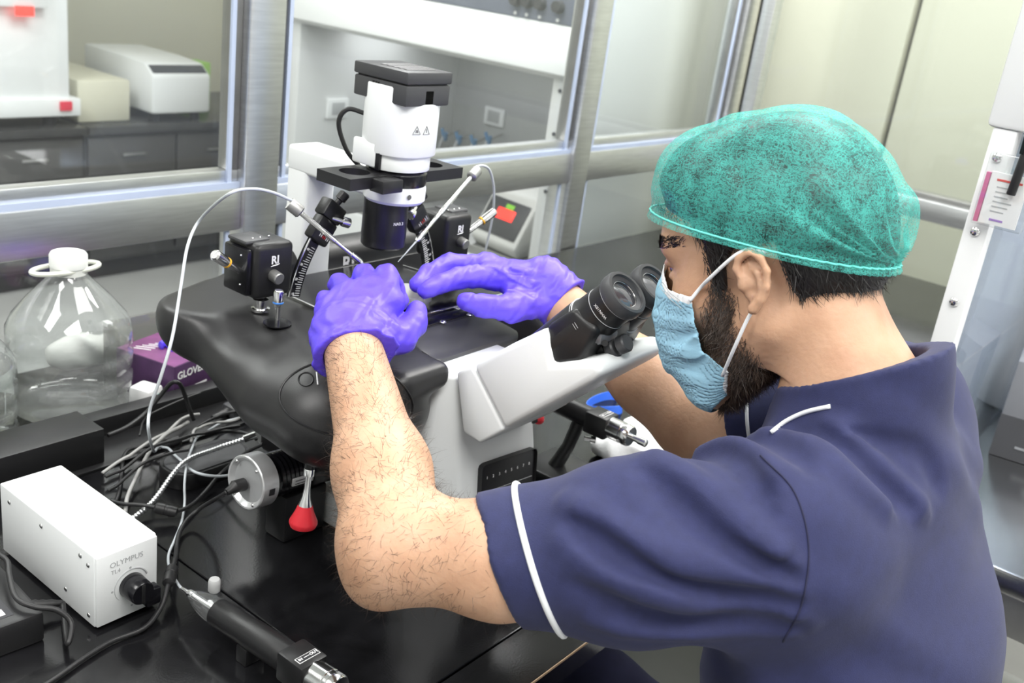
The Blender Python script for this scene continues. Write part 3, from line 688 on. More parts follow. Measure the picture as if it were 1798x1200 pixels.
# ---------------- gloves: one skin-tight mesh per hand
def glove(name, wrist, arm_dir, MC, FI, TH, rwx, flat_ax, wr, label, box):
    W0 = pw(*wrist); J = {k: [pw(*a) for a in c] for k, c in FI.items()}; T = [pw(*a) for a in TH]; mc = {k: pw(*a) for k, a in MC.items()}
    ad = np.asarray(arm_dir, float); ad = ad/np.linalg.norm(ad)
    def f(p):
        d = s_flat(p, W0-ad*.018, W0+ad*.018, rwx, rwx, flat_ax, .84)
        for k, c in J.items():
            d = smin(d, s_cone(p, W0+ad*.012, c[0], .020, .0148), .016)
        ks = list(J); 
        for a, b in zip(ks[:-1], ks[1:]): d = smin(d, s_cone(p, J[a][0], J[b][0], .0138, .0138), .010)
        for k, c in J.items():
            r = {'pinky': .0098, 'ring': .0112, 'middle': .0118, 'index': .0116}[k]
            d = smin(d, s_chain(p, c, [.0142, r*1.06, r*.98, r*.86], .004), .005)
        d = smin(d, s_chain(p, T, [.019, .0158, .0128, .0112], .006), .008)
        d = smin(d, s_cone(p, T[1], J['index'][0]*.6+W0*.4, .0100, .012), .010)
        for a, b, r in wr:
            m = np.abs(d) < .02
            if m.any():
                e = s_cone(p[m], pw(*a), pw(*b), r*.2, r); d[m] = smin(d[m], np.maximum(e, d[m]-.0022), .006)
        ph = p-W0
        d = d+.0006*np.sin(ph@ad*420+2.5*np.sin(ph@A3(130, 90, -70)))*np.exp(-np.maximum(ph@ad, 0)/.03)+.0005*np.sin(p@A3(190, -260, 150)+2*np.sin(p@A3(-90, 140, 210)))
        rad = np.sqrt(np.maximum(((p-W0)**2).sum(1)-((p-W0)@ad)**2, 0)); tt_ = (p-W0)@ad+.0145
        d = np.where(np.abs(tt_) < .012, d-.0012*np.exp(-(tt_/.0018)**2), d)
        d = smax(d, -((p-W0)@ad+.016), .001)
        return smax(d, -s_cone(p, W0-ad*.05, W0-ad*.002, rwx*.94, rwx*.86), .001)
    v, q = surf(f, box[0], box[1], .0015); o = np_mesh(name, v, q, 'nitrile', man); o['label'] = label; return f
gl = glove('glove', (617, 607, 1.022), WL-EL,
  {}, {'pinky': [(580, 548, 1.062), (573, 528, 1.092), (590, 548, 1.115), (604, 566, 1.112)],
       'ring': [(612, 522, 1.078), (596, 500, 1.118), (612, 520, 1.140), (626, 546, 1.138)],
       'middle': [(650, 514, 1.082), (640, 484, 1.127), (655, 506, 1.150), (668, 534, 1.150)],
       'index': [(682, 530, 1.068), (679, 484, 1.108), (692, 506, 1.133), (702, 530, 1.134)]},
  [(652, 602, 1.028), (702, 594, 1.045), (728, 568, 1.070), (731, 547, 1.088)], .0335, RT,
  [((575, 540, 1.03), (640, 528, 1.04), .006), ((640, 528, 1.04), (690, 575, 1.03), .006), ((570, 575, 1.02), (640, 560, 1.015), .006), ((640, 560, 1.015), (690, 600, 1.015), .006), ((580, 600, 1.0), (660, 585, 1.0), .005)],
  'violet nitrile glove on the hand resting at the dish', ((.58, .60, .22), (.92, .92, .44)))
gr = glove('glove', (975, 519, 1.255), WR-ER,
  {}, {'pinky': [(868, 484, 1.300), (812, 480, 1.305), (787, 492, 1.285), (772, 506, 1.268)],
       'ring': [(856, 470, 1.288), (788, 462, 1.275), (757, 480, 1.245), (742, 497, 1.225)],
       'middle': [(855, 468, 1.262), (790, 463, 1.240), (752, 482, 1.208), (733, 500, 1.186)],
       'index': [(862, 486, 1.235), (805, 489, 1.205), (771, 499, 1.182), (748, 510, 1.168)]},
  [(948, 532, 1.240), (897, 542, 1.207), (848, 538, 1.187), (819, 530, 1.176)], .0315, UP,
  [((870, 470, 1.22), (930, 500, 1.225), .005), ((880, 500, 1.21), (930, 530, 1.21), .005), ((800, 474, 1.2), (835, 470, 1.22), .004), ((900, 470, 1.23), (960, 490, 1.235), .005)],
  'violet nitrile glove on the hand reaching past the eyepieces', ((.80, .58, .18), (1.12, .92, .46)))
# ---------------- hair and beard
def hat2(q, poly): return poly2(q[:, [0, 2]], poly)
HAIRP = [(.102, .081), (.074, .0685), (.054, .059), (.040, .040), (.039, .020), (.035, -.004), (.0255, -.004), (.022, .018), (.012, .032), (-.026, .034), (-.031, -.008), (-.038, -.028), (-.060, -.045), (-.097, -.049), (-.13, -.04), (-.14, .2), (.11, .2), (.11, .09)]
def capF(q):
    x = q-A3(-.003, 0, .045); pf = 2.15+1.2*np.clip(x[:, 0]/.09, 0, 1); a = np.abs(x)/A3(.110, .091, .107)
    return (a[:, 0]**pf+a[:, 1]**np.minimum(pf, 2.3)+a[:, 2]**pf)**(1/pf)-1
def hair(p):
    q = Hl(p); th = .0025+.022*np.clip((q[:, 2]-.0355-.39*q[:, 0]-.010)/.03, 0, 1)+.0045*np.clip((.055-q[:, 0])/.05, 0, 1)+.005*np.clip((-q[:, 0]-.02)/.06, 0, 1)*np.clip((.06-q[:, 2])/.08, 0, 1)
    d = face0(q)-th+.0003*np.sin(p@A3(500, 340, 210)+3*np.sin(p@A3(120, -230, 90)))
    d = np.where(q[:, 2] > .04+.39*q[:, 0], np.maximum(d, capF(q)*.088+.0045), d)
    return smax(d, hat2(q, HAIRP), .006)
v, q = surf(hair, HO-.17, HO+.17, .0026); np_mesh('hair', v, q, 'hair', man)
def sample_on(f, n, lo, hi, cond):                      # random points on a surface in head space
    out = []
    tot = 0
    while tot < n:
        p = stick(f, lo+rng.random((n*2, 3))*(hi-lo), n=6); p = p[np.abs(f(p)) < .001]; p = p[cond(p)]; out.append(p); tot += len(p)
        if len(out) > 12: break
    return np.concatenate(out)[:n]
lo, hi = A3(-.13, -.09, -.14), A3(.12, .09, .10)
fh = lambda q: face0(q)-.009
pr = sample_on(fh, 5200, lo, hi, lambda q: (hat2(q, HAIRP) < -.0005) & (q[:, 2] < .045+.39*q[:, 0]))
n = grad(fh, pr); dn = np.where(pr[:, :1] < -.02, A3(-.25, 0, -1), A3(-.35, 0, -.9)); dn = dn-n*(dn*n).sum(1, keepdims=True)*.75; dn += rng.normal(0, .22, dn.shape); dn /= np.linalg.norm(dn, axis=1, keepdims=True)
W = lambda a: a@HM.T
strands('hair_strands', HO+W(pr), W(dn), W(n), .016, .0009, 'hair', man, .25)
MASKP = [(.15, .034), (.118, .031), (.100, .016), (.086, .002), (.0575, -.006), (.0605, -.056), (.0575, -.061), (.0375, -.078), (.049, -.103), (.085, -.130), (.15, -.11)]
BEARD = [(.036, .012), (.052, -.024), (.070, -.066), (.110, -.07), (.110, -.13), (.015, -.13), (.006, -.10), (.008, -.075), (.016, -.052), (.0235, -.038), (.0255, .005)]
pr = sample_on(face0, 12000, A3(0, -.08, -.14), A3(.12, .08, .03), lambda q: (hat2(q, BEARD)+rng.normal(0, .0040, len(q)) < -.004*np.clip((q[:, 2]+.04)/.04, 0, 1)) & (hat2(q, MASKP) > .0015))
n = grad(face0, pr); dn = np.tile(A3(.25, 0, -.9), (len(pr), 1)); dn = dn-n*(dn*n).sum(1, keepdims=True); dn += n*.45+rng.normal(0, .28, dn.shape); dn /= np.linalg.norm(dn, axis=1, keepdims=True)
strands('beard', HO+W(pr), W(dn), W(n), .0125, .00055, 'beard', man, .5)
pr = np.concatenate([sample_on(lambda q: head(HO+W(q)), 900, A3(.06, .008, .036), A3(.11, .062, .064), lambda q: np.abs(q[:, 2]-.046+.10*np.maximum(q[:, 1]-.04, 0)) < .0052), sample_on(lambda q: head(HO+W(q)), 300, A3(.06, -.062, .036), A3(.11, -.008, .064), lambda q: np.abs(q[:, 2]-.046) < .0045)])
n = grad(lambda q: head(HO+W(q)), pr); dn = np.stack([-.5*np.ones(len(pr)), np.sign(pr[:, 1])*.8, .2*np.ones(len(pr))], 1); dn -= n*(dn*n).sum(1, keepdims=True)*.9; dn += rng.normal(0, .15, dn.shape); dn /= np.linalg.norm(dn, axis=1, keepdims=True)
strands('eyebrow_hair', HO+W(pr), W(dn), W(n), .0070, .0008, 'hair', man, .12)
# eyelashes
pr = np.stack([.094-.004*rng.random(60), np.linspace(.018, .046, 60), .0230+.001*rng.random(60)], 1); pr[:, 0] -= .35*np.maximum(pr[:, 1]-.028, 0)
strands('eyelashes', HO+W(pr), W(np.tile(A3(.86, .3, -.35), (60, 1))), W(np.tile(A3(.3, .2, .9), (60, 1))), .008, .0005, 'hair', man, .1)
# hair on the arms
def arm_hair(f, S, E, Wr, n, lo_t, ln):
    t = rng.random(n*2)*1.0; ax = (Wr-E); c = E+t[:, None]*ax+rng.normal(0, .03, (n*2, 3)); p = stick(f, c, n=7)
    m = (np.abs(f(p)) < .001) & (((p-Wr)@ax) < -.012*np.linalg.norm(ax)); p = p[m][:n]; nn = grad(f, p)
    d = ax/np.linalg.norm(ax)*.35-UP*.15+RT*.5*np.sign((p-E)@RT-.0)[:, None]*.6; d = d-nn*(d*nn).sum(1, keepdims=True)*.85; d += rng.normal(0, .42, d.shape); d /= np.linalg.norm(d, axis=1, keepdims=True)
    return p, d, nn
p1 = arm_hair(armL, SL, EL, WL, 4600, 0, 1); 
t = rng.random(2600); c = SL*.25+EL*.75+np.outer((t-.30), (EL-SL))*.55+rng.normal(0, .035, (2600, 3)); p2 = stick(armL, c, n=7); p2 = p2[(np.abs(armL(p2)) < .001) & ((p2-SCU)@CUN > .002)]; n2 = grad(armL, p2)
d2 = elb*.4-UP*.5; d2 = d2-n2*(d2*n2).sum(1, keepdims=True)*.85; d2 += rng.normal(0, .5, d2.shape); d2 /= np.linalg.norm(d2, axis=1, keepdims=True)
strands('arm_hair', np.concatenate([p1[0], p2]), np.concatenate([p1[1], d2]), np.concatenate([p1[2], n2]), .0145, .00026, 'armhair', man, .6, 4)
# ---------------- face mask
def mask_v(q):
    d = smin(face0(q), s_ell(q, (.083, 0, -.036), (.040, .050, .062)), .02)
    for a, b, r in (((.060, .060, -.030), (.122, .0, -.030), .007), ((.062, .060, -.052), (.116, .015, -.070), .008), ((.060, -.060, -.030), (.122, 0, -.030), .007)):
        e = s_cone(q, a, b, r*.6, r); d = smin(d, np.maximum(e, d-.003), .007)
    d = d-.0010*np.clip(np.sin((q[:, 2]-.2*q[:, 0])*230), -.6, .6)*np.clip((q[:, 0]-.05)/.03, 0, 1)
    return d
def fmask(p):
    q = Hl(p); d = mask_v(q); return smax(smax(d-.0045, -(d-.0030), .0006), hat2(q, MASKP), .0008)
v, q = surf(fmask, H(.075, 0, -.045)-.115, H(.075, 0, -.045)+.115, .0014, lip=1.5)
mk = np_mesh('face_mask', v, q, 'maskblue', man); mk.data.materials.append(K['maskwhite']); mk['label'] = 'pale blue pleated surgical mask'
cen = v[q].mean(1); cl = Hl(cen); pd = cl[:, 2]-np.interp(cl[:, 0], [.0575, .086, .100, .118, .15], [-.006, .002, .016, .031, .034])
mk.data.polygons.foreach_set('material_index', ((pd > -.0075) | ((cl[:, 0] < .049) & (np.abs(cl[:, 2]+.092) < .02) & (cl[:, 0]+.55*(cl[:, 2]+.078) < .0405))).astype(np.int32))
LP0 = Hl(ray_hit(lambda p: mask_v(Hl(p))-.0055, [(1211, 529)]))[0]
for s in (1, -1):
    MB().tube([V(x) for x in spline([(HO+HM@(LP0*A3(1, s, 1))), H(.048, .0730*s, .001), H(.034, .0810*s, .0095), H(.008, .088*s, .0255), H(-.006, .086*s, .0300), H(-.018, .080*s, .0255)], 8)], .0017, 8).build('ear_loop', 'maskwhite', man, 180)
    MB().tube([V(x) for x in spline([H(.043, .060*s, -.081), H(.022, .077*s, -.055), H(.003, .0825*s, -.0275), H(-.004, .079*s, -.020)], 8)], .0017, 8).build('ear_loop', 'maskwhite', man, 180)
sp = lambda u, f0: V(H(f0, .060, u))
for k in range(3):
    a = stick(lambda p: mask_v(Hl(p))-.0047, [H(.066+.009*j, .058-.004*j, -.0065+.0045*j-.0025-.0022*k) for j in range(5)])
    MB().tube([V(x) for x in spline(a, 4)], .00035, 5).build('stitch_line', 'print_grey', mk, 180)
# ---------------- bouffant cap
NU, NV = 300, 84
nrm = A3(-.39, 0, 1); nrm /= np.linalg.norm(nrm); e1 = A3(1, 0, .39); e1 /= np.linalg.norm(e1); e2 = A3(0, 1, 0); c0 = A3(-.006, 0, .0345)
ph = np.linspace(0, 2*PI, NU, endpoint=False); el = np.concatenate([np.linspace(PI/2, .10, NV-14), np.linspace(.085, -.06, 14)])
PHI, ELV = np.meshgrid(ph, el); dirs = (np.cos(ELV)[..., None]*(np.cos(PHI)[..., None]*e1+np.sin(PHI)[..., None]*e2)+np.sin(ELV)[..., None]*nrm).reshape(-1, 3)
def shoot(F, D):
    lo_, hi_ = np.full(len(D), .01), np.full(len(D), .25)
    for _ in range(26):
        m = (lo_+hi_)/2; ins = F(c0+D*m[:, None]) < 0; lo_ = np.where(ins, m, lo_); hi_ = np.where(ins, hi_, m)
    return hi_
Rc = shoot(capF, dirs); Rh = shoot(lambda q: face0(q)-.0125, dirs); Rc = np.maximum(Rc, Rh+.002)
E_ = ELV.reshape(-1); P_ = PHI.reshape(-1); back = np.clip(-np.cos(P_)*1.2, 0, 1)
t = np.clip(E_/.16, 0, 1); t = t*t*(3-2*t); R_ = Rh+.001+(Rc-Rh-.001)*t
R_ = np.where(E_ < .0, Rh+.001+.0045*np.clip(-E_/.05, 0, 1)*(.4+.6*back), R_)
Gp = A3(-.108, .030, -.002); pos = c0+dirs*R_[:, None]; dg = np.linalg.norm(pos-Gp, axis=1)
ang = np.arctan2(pos[:, 2]-Gp[2], pos[:, 0]-Gp[0]+1e-6)
ple = np.sin(ang*23+2*np.sin(ang*7))*.0042*np.exp(-((dg-.035)/.05)**2)+np.sin(ang*11+1.3)*.0030*np.exp(-((dg-.08)/.05)**2)
ruf = np.sin(P_*64+1.5*np.sin(P_*9))*.0016*np.exp(-np.abs(E_)/.10)*(.25+back)
soft = .0011*np.sin(pos@A3(60, 90, 40)+2*np.sin(pos@A3(-50, 33, 70)))
R_ = R_+(ple+soft)*np.clip(E_/.1, 0, 1)+ruf
pos = c0+dirs*R_[:, None]; vw = HO+W(pos)
idx = np.arange(NU*NV).reshape(NV, NU); qd = np.stack([idx[:-1], np.roll(idx[:-1], -1, 1), np.roll(idx[1:], -1, 1), idx[1:]], -1).reshape(-1, 4)[:, ::-1]
def cap_mat():
    m = bpy.data.materials.new('nonwoven_green'); m.use_nodes = True; nt = m.node_tree; N = nt.nodes; L = nt.links.new; b = N['Principled BSDF']; out = N['Material Output']
    b.inputs['Base Color'].default_value = (.12, .68, .60, 1); b.inputs['Roughness'].default_value = .7; b.inputs['Specular IOR Level'].default_value = .25
    tc = N.new('ShaderNodeTexCoord'); acc = None
    for i, (sc, rot) in enumerate((((330, 60, 120), (.3, .5, .2)), ((70, 300, 110), (1.1, .2, .9)), ((120, 90, 330), (.7, 1.3, .4)))):
        mp = N.new('ShaderNodeMapping'); mp.inputs['Scale'].default_value = sc; mp.inputs['Rotation'].default_value = rot; L(tc.outputs['Object'], mp.inputs[0])
        n = N.new('ShaderNodeTexNoise'); n.inputs['Scale'].default_value = 1.0; n.inputs['Detail'].default_value = 3; n.inputs['Distortion'].default_value = 1.6; L(mp.outputs[0], n.inputs[0])
        s1 = N.new('ShaderNodeMath'); s1.operation = 'SUBTRACT'; s1.inputs[1].default_value = .5; L(n.outputs[0], s1.inputs[0])
        s2 = N.new('ShaderNodeMath'); s2.operation = 'ABSOLUTE'; L(s1.outputs[0], s2.inputs[0])
        r = N.new('ShaderNodeMapRange'); r.inputs[1].default_value = .0; r.inputs[2].default_value = .06; r.inputs[3].default_value = 1.0; r.inputs[4].default_value = .0; L(s2.outputs[0], r.inputs[0])
        if acc is None: acc = r.outputs[0]
        else:
            mx = N.new('ShaderNodeMath'); mx.operation = 'MAXIMUM'; L(acc, mx.inputs[0]); L(r.outputs[0], mx.inputs[1]); acc = mx.outputs[0]
    big = N.new('ShaderNodeTexNoise'); big.inputs['Scale'].default_value = 45; big.inputs['Detail'].default_value = 5; L(tc.outputs['Object'], big.inputs[0])
    br = N.new('ShaderNodeMapRange'); br.inputs[1].default_value = .35; br.inputs[2].default_value = .65; br.inputs[3].default_value = .03; br.inputs[4].default_value = .24; L(big.outputs[0], br.inputs[0])
    al = N.new('ShaderNodeMath'); al.operation = 'MULTIPLY_ADD'; al.inputs[1].default_value = .46; al.use_clamp = True; L(acc, al.inputs[0]); L(br.outputs[0], al.inputs[2])
    tr = N.new('ShaderNodeBsdfTransparent'); ms = N.new('ShaderNodeMixShader'); L(al.outputs[0], ms.inputs[0]); L(tr.outputs[0], ms.inputs[1])
    tl = N.new('ShaderNodeBsdfTranslucent'); tl.inputs[0].default_value = (.2, .8, .70, 1); m2 = N.new('ShaderNodeMixShader'); m2.inputs[0].default_value = .25; L(b.outputs[0], m2.inputs[1]); L(tl.outputs[0], m2.inputs[2]); L(m2.outputs[0], ms.inputs[2])
    bp = N.new('ShaderNodeBump'); bp.inputs['Strength'].default_value = .35; bp.inputs['Distance'].default_value = .001; L(acc, bp.inputs['Height']); L(bp.outputs[0], b.inputs['Normal'])
    L(ms.outputs[0], out.inputs[0]); return m
cp = np_mesh('hair_cap', vw, qd, cap_mat(), man); cp['label'] = 'green see-through disposable hair cap'
bd = (E_.reshape(NV, NU) < .02) & (E_.reshape(NV, NU) > -.03); row = int(np.argmin(np.abs(el)))
MB().tube([V(vw[i]) for i in idx[row]], .0011, 6, closed=True).build('elastic', mat('elastic_green', (.15, .68, .60), .6, var=.05), cp, 180)
# ---------------- piping on the scrub top
def ring(c, ax, r, f, off, n=80, arc=(0, 2*PI)):
    a = V(ax).orthogonal().normalized(); b = V(ax).cross(a); a, b = np.array(a), np.array(b)
    pts = np.array([c+(a*math.cos(t)+b*math.sin(t))*r for t in np.linspace(*arc, n, endpoint=arc[1] < 6)]); 
    for _ in range(6):
        pts = stick(f, pts, off, 2); pts = pts-np.outer((pts-c)@ax, ax)
    return pts
g = ring(SCU-CUN*.030, CUN, .066, scrub_outer, .0004); MB().tube([V(x) for x in g], .0027, 8, closed=True).build('piping', 'piping', sc, 180)
g = ring(RCU-axR*.025, axR, .07, scrub_outer, .0004); MB().tube([V(x) for x in g], .0020, 8, closed=True).build('piping', 'piping', sc, 180)
g = ray_hit(scrub_outer, [tuple(a) for a in spline([(1354, 760), (1380, 740), (1415, 724), (1458, 714)], 6)], .0004); MB().tube([V(x) for x in g], .0020, 8).build('piping', 'piping', sc, 180)
# armhole seam of the near sleeve
g = ray_hit(scrub_outer, [tuple(a) for a in spline([(1335, 800), (1395, 865), (1420, 960), (1408, 1060), (1375, 1128)], 10)], .0001); MB().tube([V(x) for x in g], .0007, 6).build('seam', 'pants', sc, 180)
# ---------------- stool under the man
t = thing('lab_stool', 'round black lab stool under the seated man', 'stool', (.876, .19, FZ))
MB().lathe((.876, .19, -.39), Z_, [(.16, 0), (.185, .008), (.19, .03), (.18, .052), (.10, .058), (.01, .058)], 40).build('seat', 'black', t)
MB().cyl((.876, .19, FZ+.06), (.876, .19, -.385), .025, .025, 20).build('column', 'chrome', t)
for k in range(5):
    a = 2*PI*k/5+.3; e = V((.876+.26*math.cos(a), .19+.26*math.sin(a), FZ+.06))
    l = MB().tube([(.876, .19, FZ+.10), e], [.022, .014], 10).build('leg', 'chrome', t); MB().sphere(e-V((0, 0, .030)), (.028, .028, .030), 14, 8).build('caster', 'black', l)
# ================================================================ the bench
t = thing('lab_bench', 'black laminate lab bench with recessed joints and pale cut front edge', 'bench', (.6, .93, FZ))
BY0, BY1, BYS, BXS = .446, 1.405, .509, .592
for a, b in ((-1.6, BXS-.0012), (BXS+.0012, 2.86)):
    MB().box((a, BYS+.0012, -.032), (b, BY1, 0), .0008, 1).build('top_board', 'bench', t)
fs = MB().box((-1.6, BY0, -.032), (2.86, BYS-.0012, 0), .0008, 1).build('front_board', 'bench', t)
MB().box((-1.6, BY0-.0008, -.0030), (2.86, BY0+.0005, -.0004)).build('cut_edge', mat('cut_board_edge', (.55, .38, .24), .6, var=.1), fs)
MB().box((-1.6, BYS-.01, -.034), (2.86, BYS+.01, -.031)).build('joint_strip', 'black', t)
MB().box((BXS-.01, BYS, -.034), (BXS+.01, BY1, -.031)).build('joint_strip', 'black', t)
for x in (-1.5, .45, 1.62, 2.80):
    for y in (BY0+.07, BY1-.10): MB().box((x, y, FZ), (x+.04, y+.04, -.034), .003).build('leg', 'darkgrey', t)
MB().box((-1.5, BY0+.08, -.10), (2.84, BY0+.10, -.034)).build('apron', 'darkgrey', t)
# ================================================================ inverted microscope
X0 = .862
ms = thing('inverted_microscope', 'white and black inverted microscope with wide black stage and binocular eyepieces', 'microscope', (X0, .80, 0))
S = lambda x, y, z: V((x, y, z))
# black moulded platform
def plat(p):
    d = s_box(p, (X0+.035, .850, .236), (.215, .130, .030), .028)
    d = smin(d, s_ell(p, (.722, .728, .203), (.098, .078, .066)), .040)
    d = smin(d, s_cone(p, (.676, .940, .245), (.735, .962, .246), .044, .044), .030)
    d = smin(d, s_cone(p, (.660, .790, .205), (.680, .930, .242), .036, .034), .035)
    d = smin(d, s_cone(p, (.775, .985, .268), (1.09, .985, .268), .030, .030), .020)
    d = smin(d, s_ell(p, (1.07, .76, .225), (.085, .09, .05)), .04)
    d = smin(d, s_box(p, (.760, .680, .248), (.042, .03, .016), .014), .025)
    # scooped hollow behind the front lobe, flat deck, cut for the microscope's front
    d = smax(d, -s_ell(p, (.655, .845, .318), (.060, .052, .058)), .030)
    d = smax(d, np.where((p[:, 1] > .955) & (p[:, 0] > .775), p[:, 2]-.30, p[:, 2]-.2655), .008)
    d = smax(d, -s_box(p, (X0+.01, .645, .22), (.078, .055, .08), .01), .010)
    return d
v, q = surf(plat, (.56, .58, .10), (1.20, 1.06, .33), .0032, lip=1.5); np_mesh('stage_platform', v, q, 'blacksatin', ms)
st = MB().box((.776, .768, .262), (1.075, .950, .2675), .0015).build('stage_plate', 'blackgloss', ms)
MB().box((.776, .7640, .262), (1.075, .7672, .2685), .0006).build('edge_strip', 'chrome', st)
MB().box((.7725, .764, .262), (.7755, .950, .2680), .0006).build('edge_strip', 'chrome', st)
for k, (px, py) in enumerate(((735, 480),)):
    MB().tube([onz(708, 466, .2685), onz(760, 482, .2685)], .0008, 6).build('edge_strip', 'chrome', st)
# RI lettering
def RI(o, x, n, size, par):
    text('lettering', 'RI', size, o, x, n, 'print_white', par, bold=size*.025)
    m = basis(o, x, n); MB(m).tube([(-size*.45, -size*.52, .0003), (-size*.1, -size*.46, .0003), (size*.25, -size*.44, .0003), (size*.48, -size*.36, .0003)], [size*.03, size*.045, size*.045, size*.02], 6).build('underline', 'print_white', par)
RI(onz(803, 541, .2690), X_, Z_, .009, ms)
# sloping front cover and screws
MB().prism([(.800, .742, .2640), (.812, .690, .2500), (.818, .688, .2440), (.962, .690, .2440), (.968, .694, .2500), (.952, .742, .2640)], (0, .002, -.012), .004).build('front_cover', mat('cover_grey', (.085, .086, .09), .35, .3, var=.05), ms)
MB().box((.780, .7425, .2555), (1.04, .764, .2645), .001).build('recess_strip', 'blackgloss', ms)
for px, py in ((778, 566), (825, 553)): MB().sphere(onz(px, py, .2650), (.0042, .0042, .0022), 12, 8).build('screw', 'chrome', ms)
# oval side cover drawn by its groove, with its marks
def on_plat(pts, off): return ray_hit(plat, pts, off)
o = on_plat([(612, 463)], .0006)[0]; nn = grad(plat, np.array(o)[None])[0]; RI(o, X_, nn, .026, ms)
ov = [(607+(118 if math.cos(a) > 0 else 116)*math.cos(a)*(1-.10*math.sin(a)), 700-(68+4*math.cos(a))*math.sin(a)+10*math.cos(a)) for a in np.linspace(0, 2*PI, 72, endpoint=False)]
g = on_plat(ov, .0002); MB().tube(g, .0011, 6, closed=True).build('side_cover_groove', 'black', ms)
a = on_plat([(537+13*math.cos(k), 666+12*math.sin(k)) for k in np.linspace(0, 2*PI, 28, endpoint=False)], .0003); MB().tube(a, .0008, 6, closed=True).build('button_ring', 'black', ms)
MB().tube(on_plat([(556, 654), (558, 676)], .0004), .0009, 6).build('indicator_mark', 'print_white', ms)
# lever with blue ring standing in its hole
h = onz(487, 567, .2655); c = V(h)
MB().lathe(c+V((0, 0, -.001)), Z_, [(.0155, 0), (.0155, .0012), (.001, .0013)], 28).build('lever_hole', 'blackgloss', ms)
lv = MB().lathe(c, V((.02, .04, 1)), [(.0030, 0), (.0030, .018), (.0036, .022), (.0055, .024), (.0058, .036), (.0045, .038)], 20).build('lever', 'chrome', ms)
MB().lathe(c+V((.02, .04, 1)).normalized()*.0225, V((.02, .04, 1)), [(.0056, 0), (.0061, .0006), (.0061, .0016), (.0056, .002)], 20).build('colour_ring', 'bluering', lv)
# body, base and front pillar
MB().box((.802, .672, .02), (.925, .975, .205), .008).build('frame_body', 'black', ms)
MB().box((.768, .66, .0), (.945, .905, .045), .006).build('base', 'scope_white', ms)
for (x, y, z) in ((.7985, .70, .19), (.7985, .715, .13), (.7985, .75, .10)): MB().cyl((x+.005, y, z), (x-.004, y, z), .006, .005, 14).build('screw', 'steel_dull', ms)
def loft(name, A, B, m, par, r=.004):
    b = bmesh.new(); lo = [b.verts.new(V(p)) for p in A]; hi = [b.verts.new(V(p)) for p in B]; n = len(A)
    b.faces.new(lo[::-1]); b.faces.new(hi)
    for i in range(n): b.faces.new((lo[i], lo[(i+1) % n], hi[(i+1) % n], hi[i]))
    bmesh.ops.recalc_face_normals(b, faces=list(b.faces)); bmesh.ops.bevel(b, geom=list(b.edges), offset=r, segments=3, affect='EDGES', profile=.5)
    return MB().bm(b).build(name, m, par)
loft('front_pillar', [(.780, .685, 0), (.780, .672, 0), (.822, .622, 0), (.952, .607, 0), (.952, .70, 0), (.780, .70, 0)],
     [(.792, .685, .243), (.792, .668, .243), (.806, .652, .243), (.925, .640, .243), (.925, .70, .243), (.792, .70, .243)], 'scope_white', ms, .005)
# numbered black panel on the pillar's front face
pa, pb = V((.8205, .6225, .03)), V((.9455, .608, .03)); fx = (pb-pa).normalized()
up_ = (V((.866, .646, .243))-V((.887, .6145, .0))).normalized(); fn = fx.cross(up_)
po = V(ony(888, 835, .6265)); mm = basis(po+fn*.004, fx, fn)
pn = MB(mm).box((-.046, -.055, -.003), (.046, .026, .0012), .006).build('number_panel', 'black', ms)
for k in range(8): text('numeral', str(k+1), .0052, mm @ V((-.036+k*.0100, .008, .0014)), fx, fn, 'print_white', pn)
MB(mm).box((-.042, -.010, .0012), (.040, -.0092, .0015)).build('panel_line', 'print_grey', pn)
# head block and binocular
HX0, HX1 = .800, .926
def at_x(pts, x): return [onx(a, b, x) for a, b in pts]
hp = at_x([(828, 643), (893, 606), (957, 576), (967, 640), (1040, 632), (1058, 655), (1040, 672), (885, 756)], HX0)
MB().prism(hp, (HX1-HX0, 0, 0), .007, 3).build('head_block', 'scope_white', ms)
hp = at_x([(800, 655), (828, 643), (885, 756), (842, 780), (812, 760)], HX0+.0015)
MB().prism(hp, (HX1-HX0-.003, 0, 0), .004, 3).build('head_neck', 'scope_white', ms)
MB().sphere(onx(946, 736, .945), .007, 16, 10).build('red_button', 'red', ms)
MB().cyl(onx(946, 736, .945), onx(930, 740, .93), .004).build('button_stem', 'black', ms)
ta, tb = np.array(onx(975, 612, .832)), np.array(onx(1112, 505, .832)); td = tb-ta; tl = np.linalg.norm(td); td = td/tl; tl -= .0065
bh = thing('binocular_tube', None, None, V(ta)); bh.parent = ms; bh.location = V(ta)-ms.location
def along(o, s): return V(o+td*s)
XS = (.832, .886)
for k, x in enumerate(XS):
    o = ta.copy(); o[0] = x
    MB().lathe(V(o), V(td), [(.0265, -.012), (.0265, tl*.46), (.0258, tl*.475), (.0258, tl*.50), (.0242, tl*.52), (.0236, tl*.70)], 44).build('barrel', 'black', bh)
    for q_ in (.475, .50): MB().lathe(V(o)+V(td)*tl*q_, V(td), [(.0255, 0), (.0263, .0002), (.0263, .0007), (.0255, .0009)], 44).build('barrel_ring', 'print_grey', bh)
bb_ = at_x([(957, 573), (1006, 541), (1048, 580), (1018, 636), (968, 645)], .806); MB().prism(bb_, (.106, 0, 0), .006, 3).build('binocular_body', 'black', bh)
o1, o2 = ta.copy(), ta.copy(); o1[0], o2[0] = XS
vs = V(td).cross(X_).normalized()
MB().prism([V(o1)+V(td)*-.012+vs*.0262, V(o1)+V(td)*-.012-vs*.0262, V(o1)+V(td)*tl*.44-vs*.0235, V(o1)+V(td)*tl*.44+vs*.0235], (XS[1]-XS[0], 0, 0), .002).build('bridge', 'black', bh)
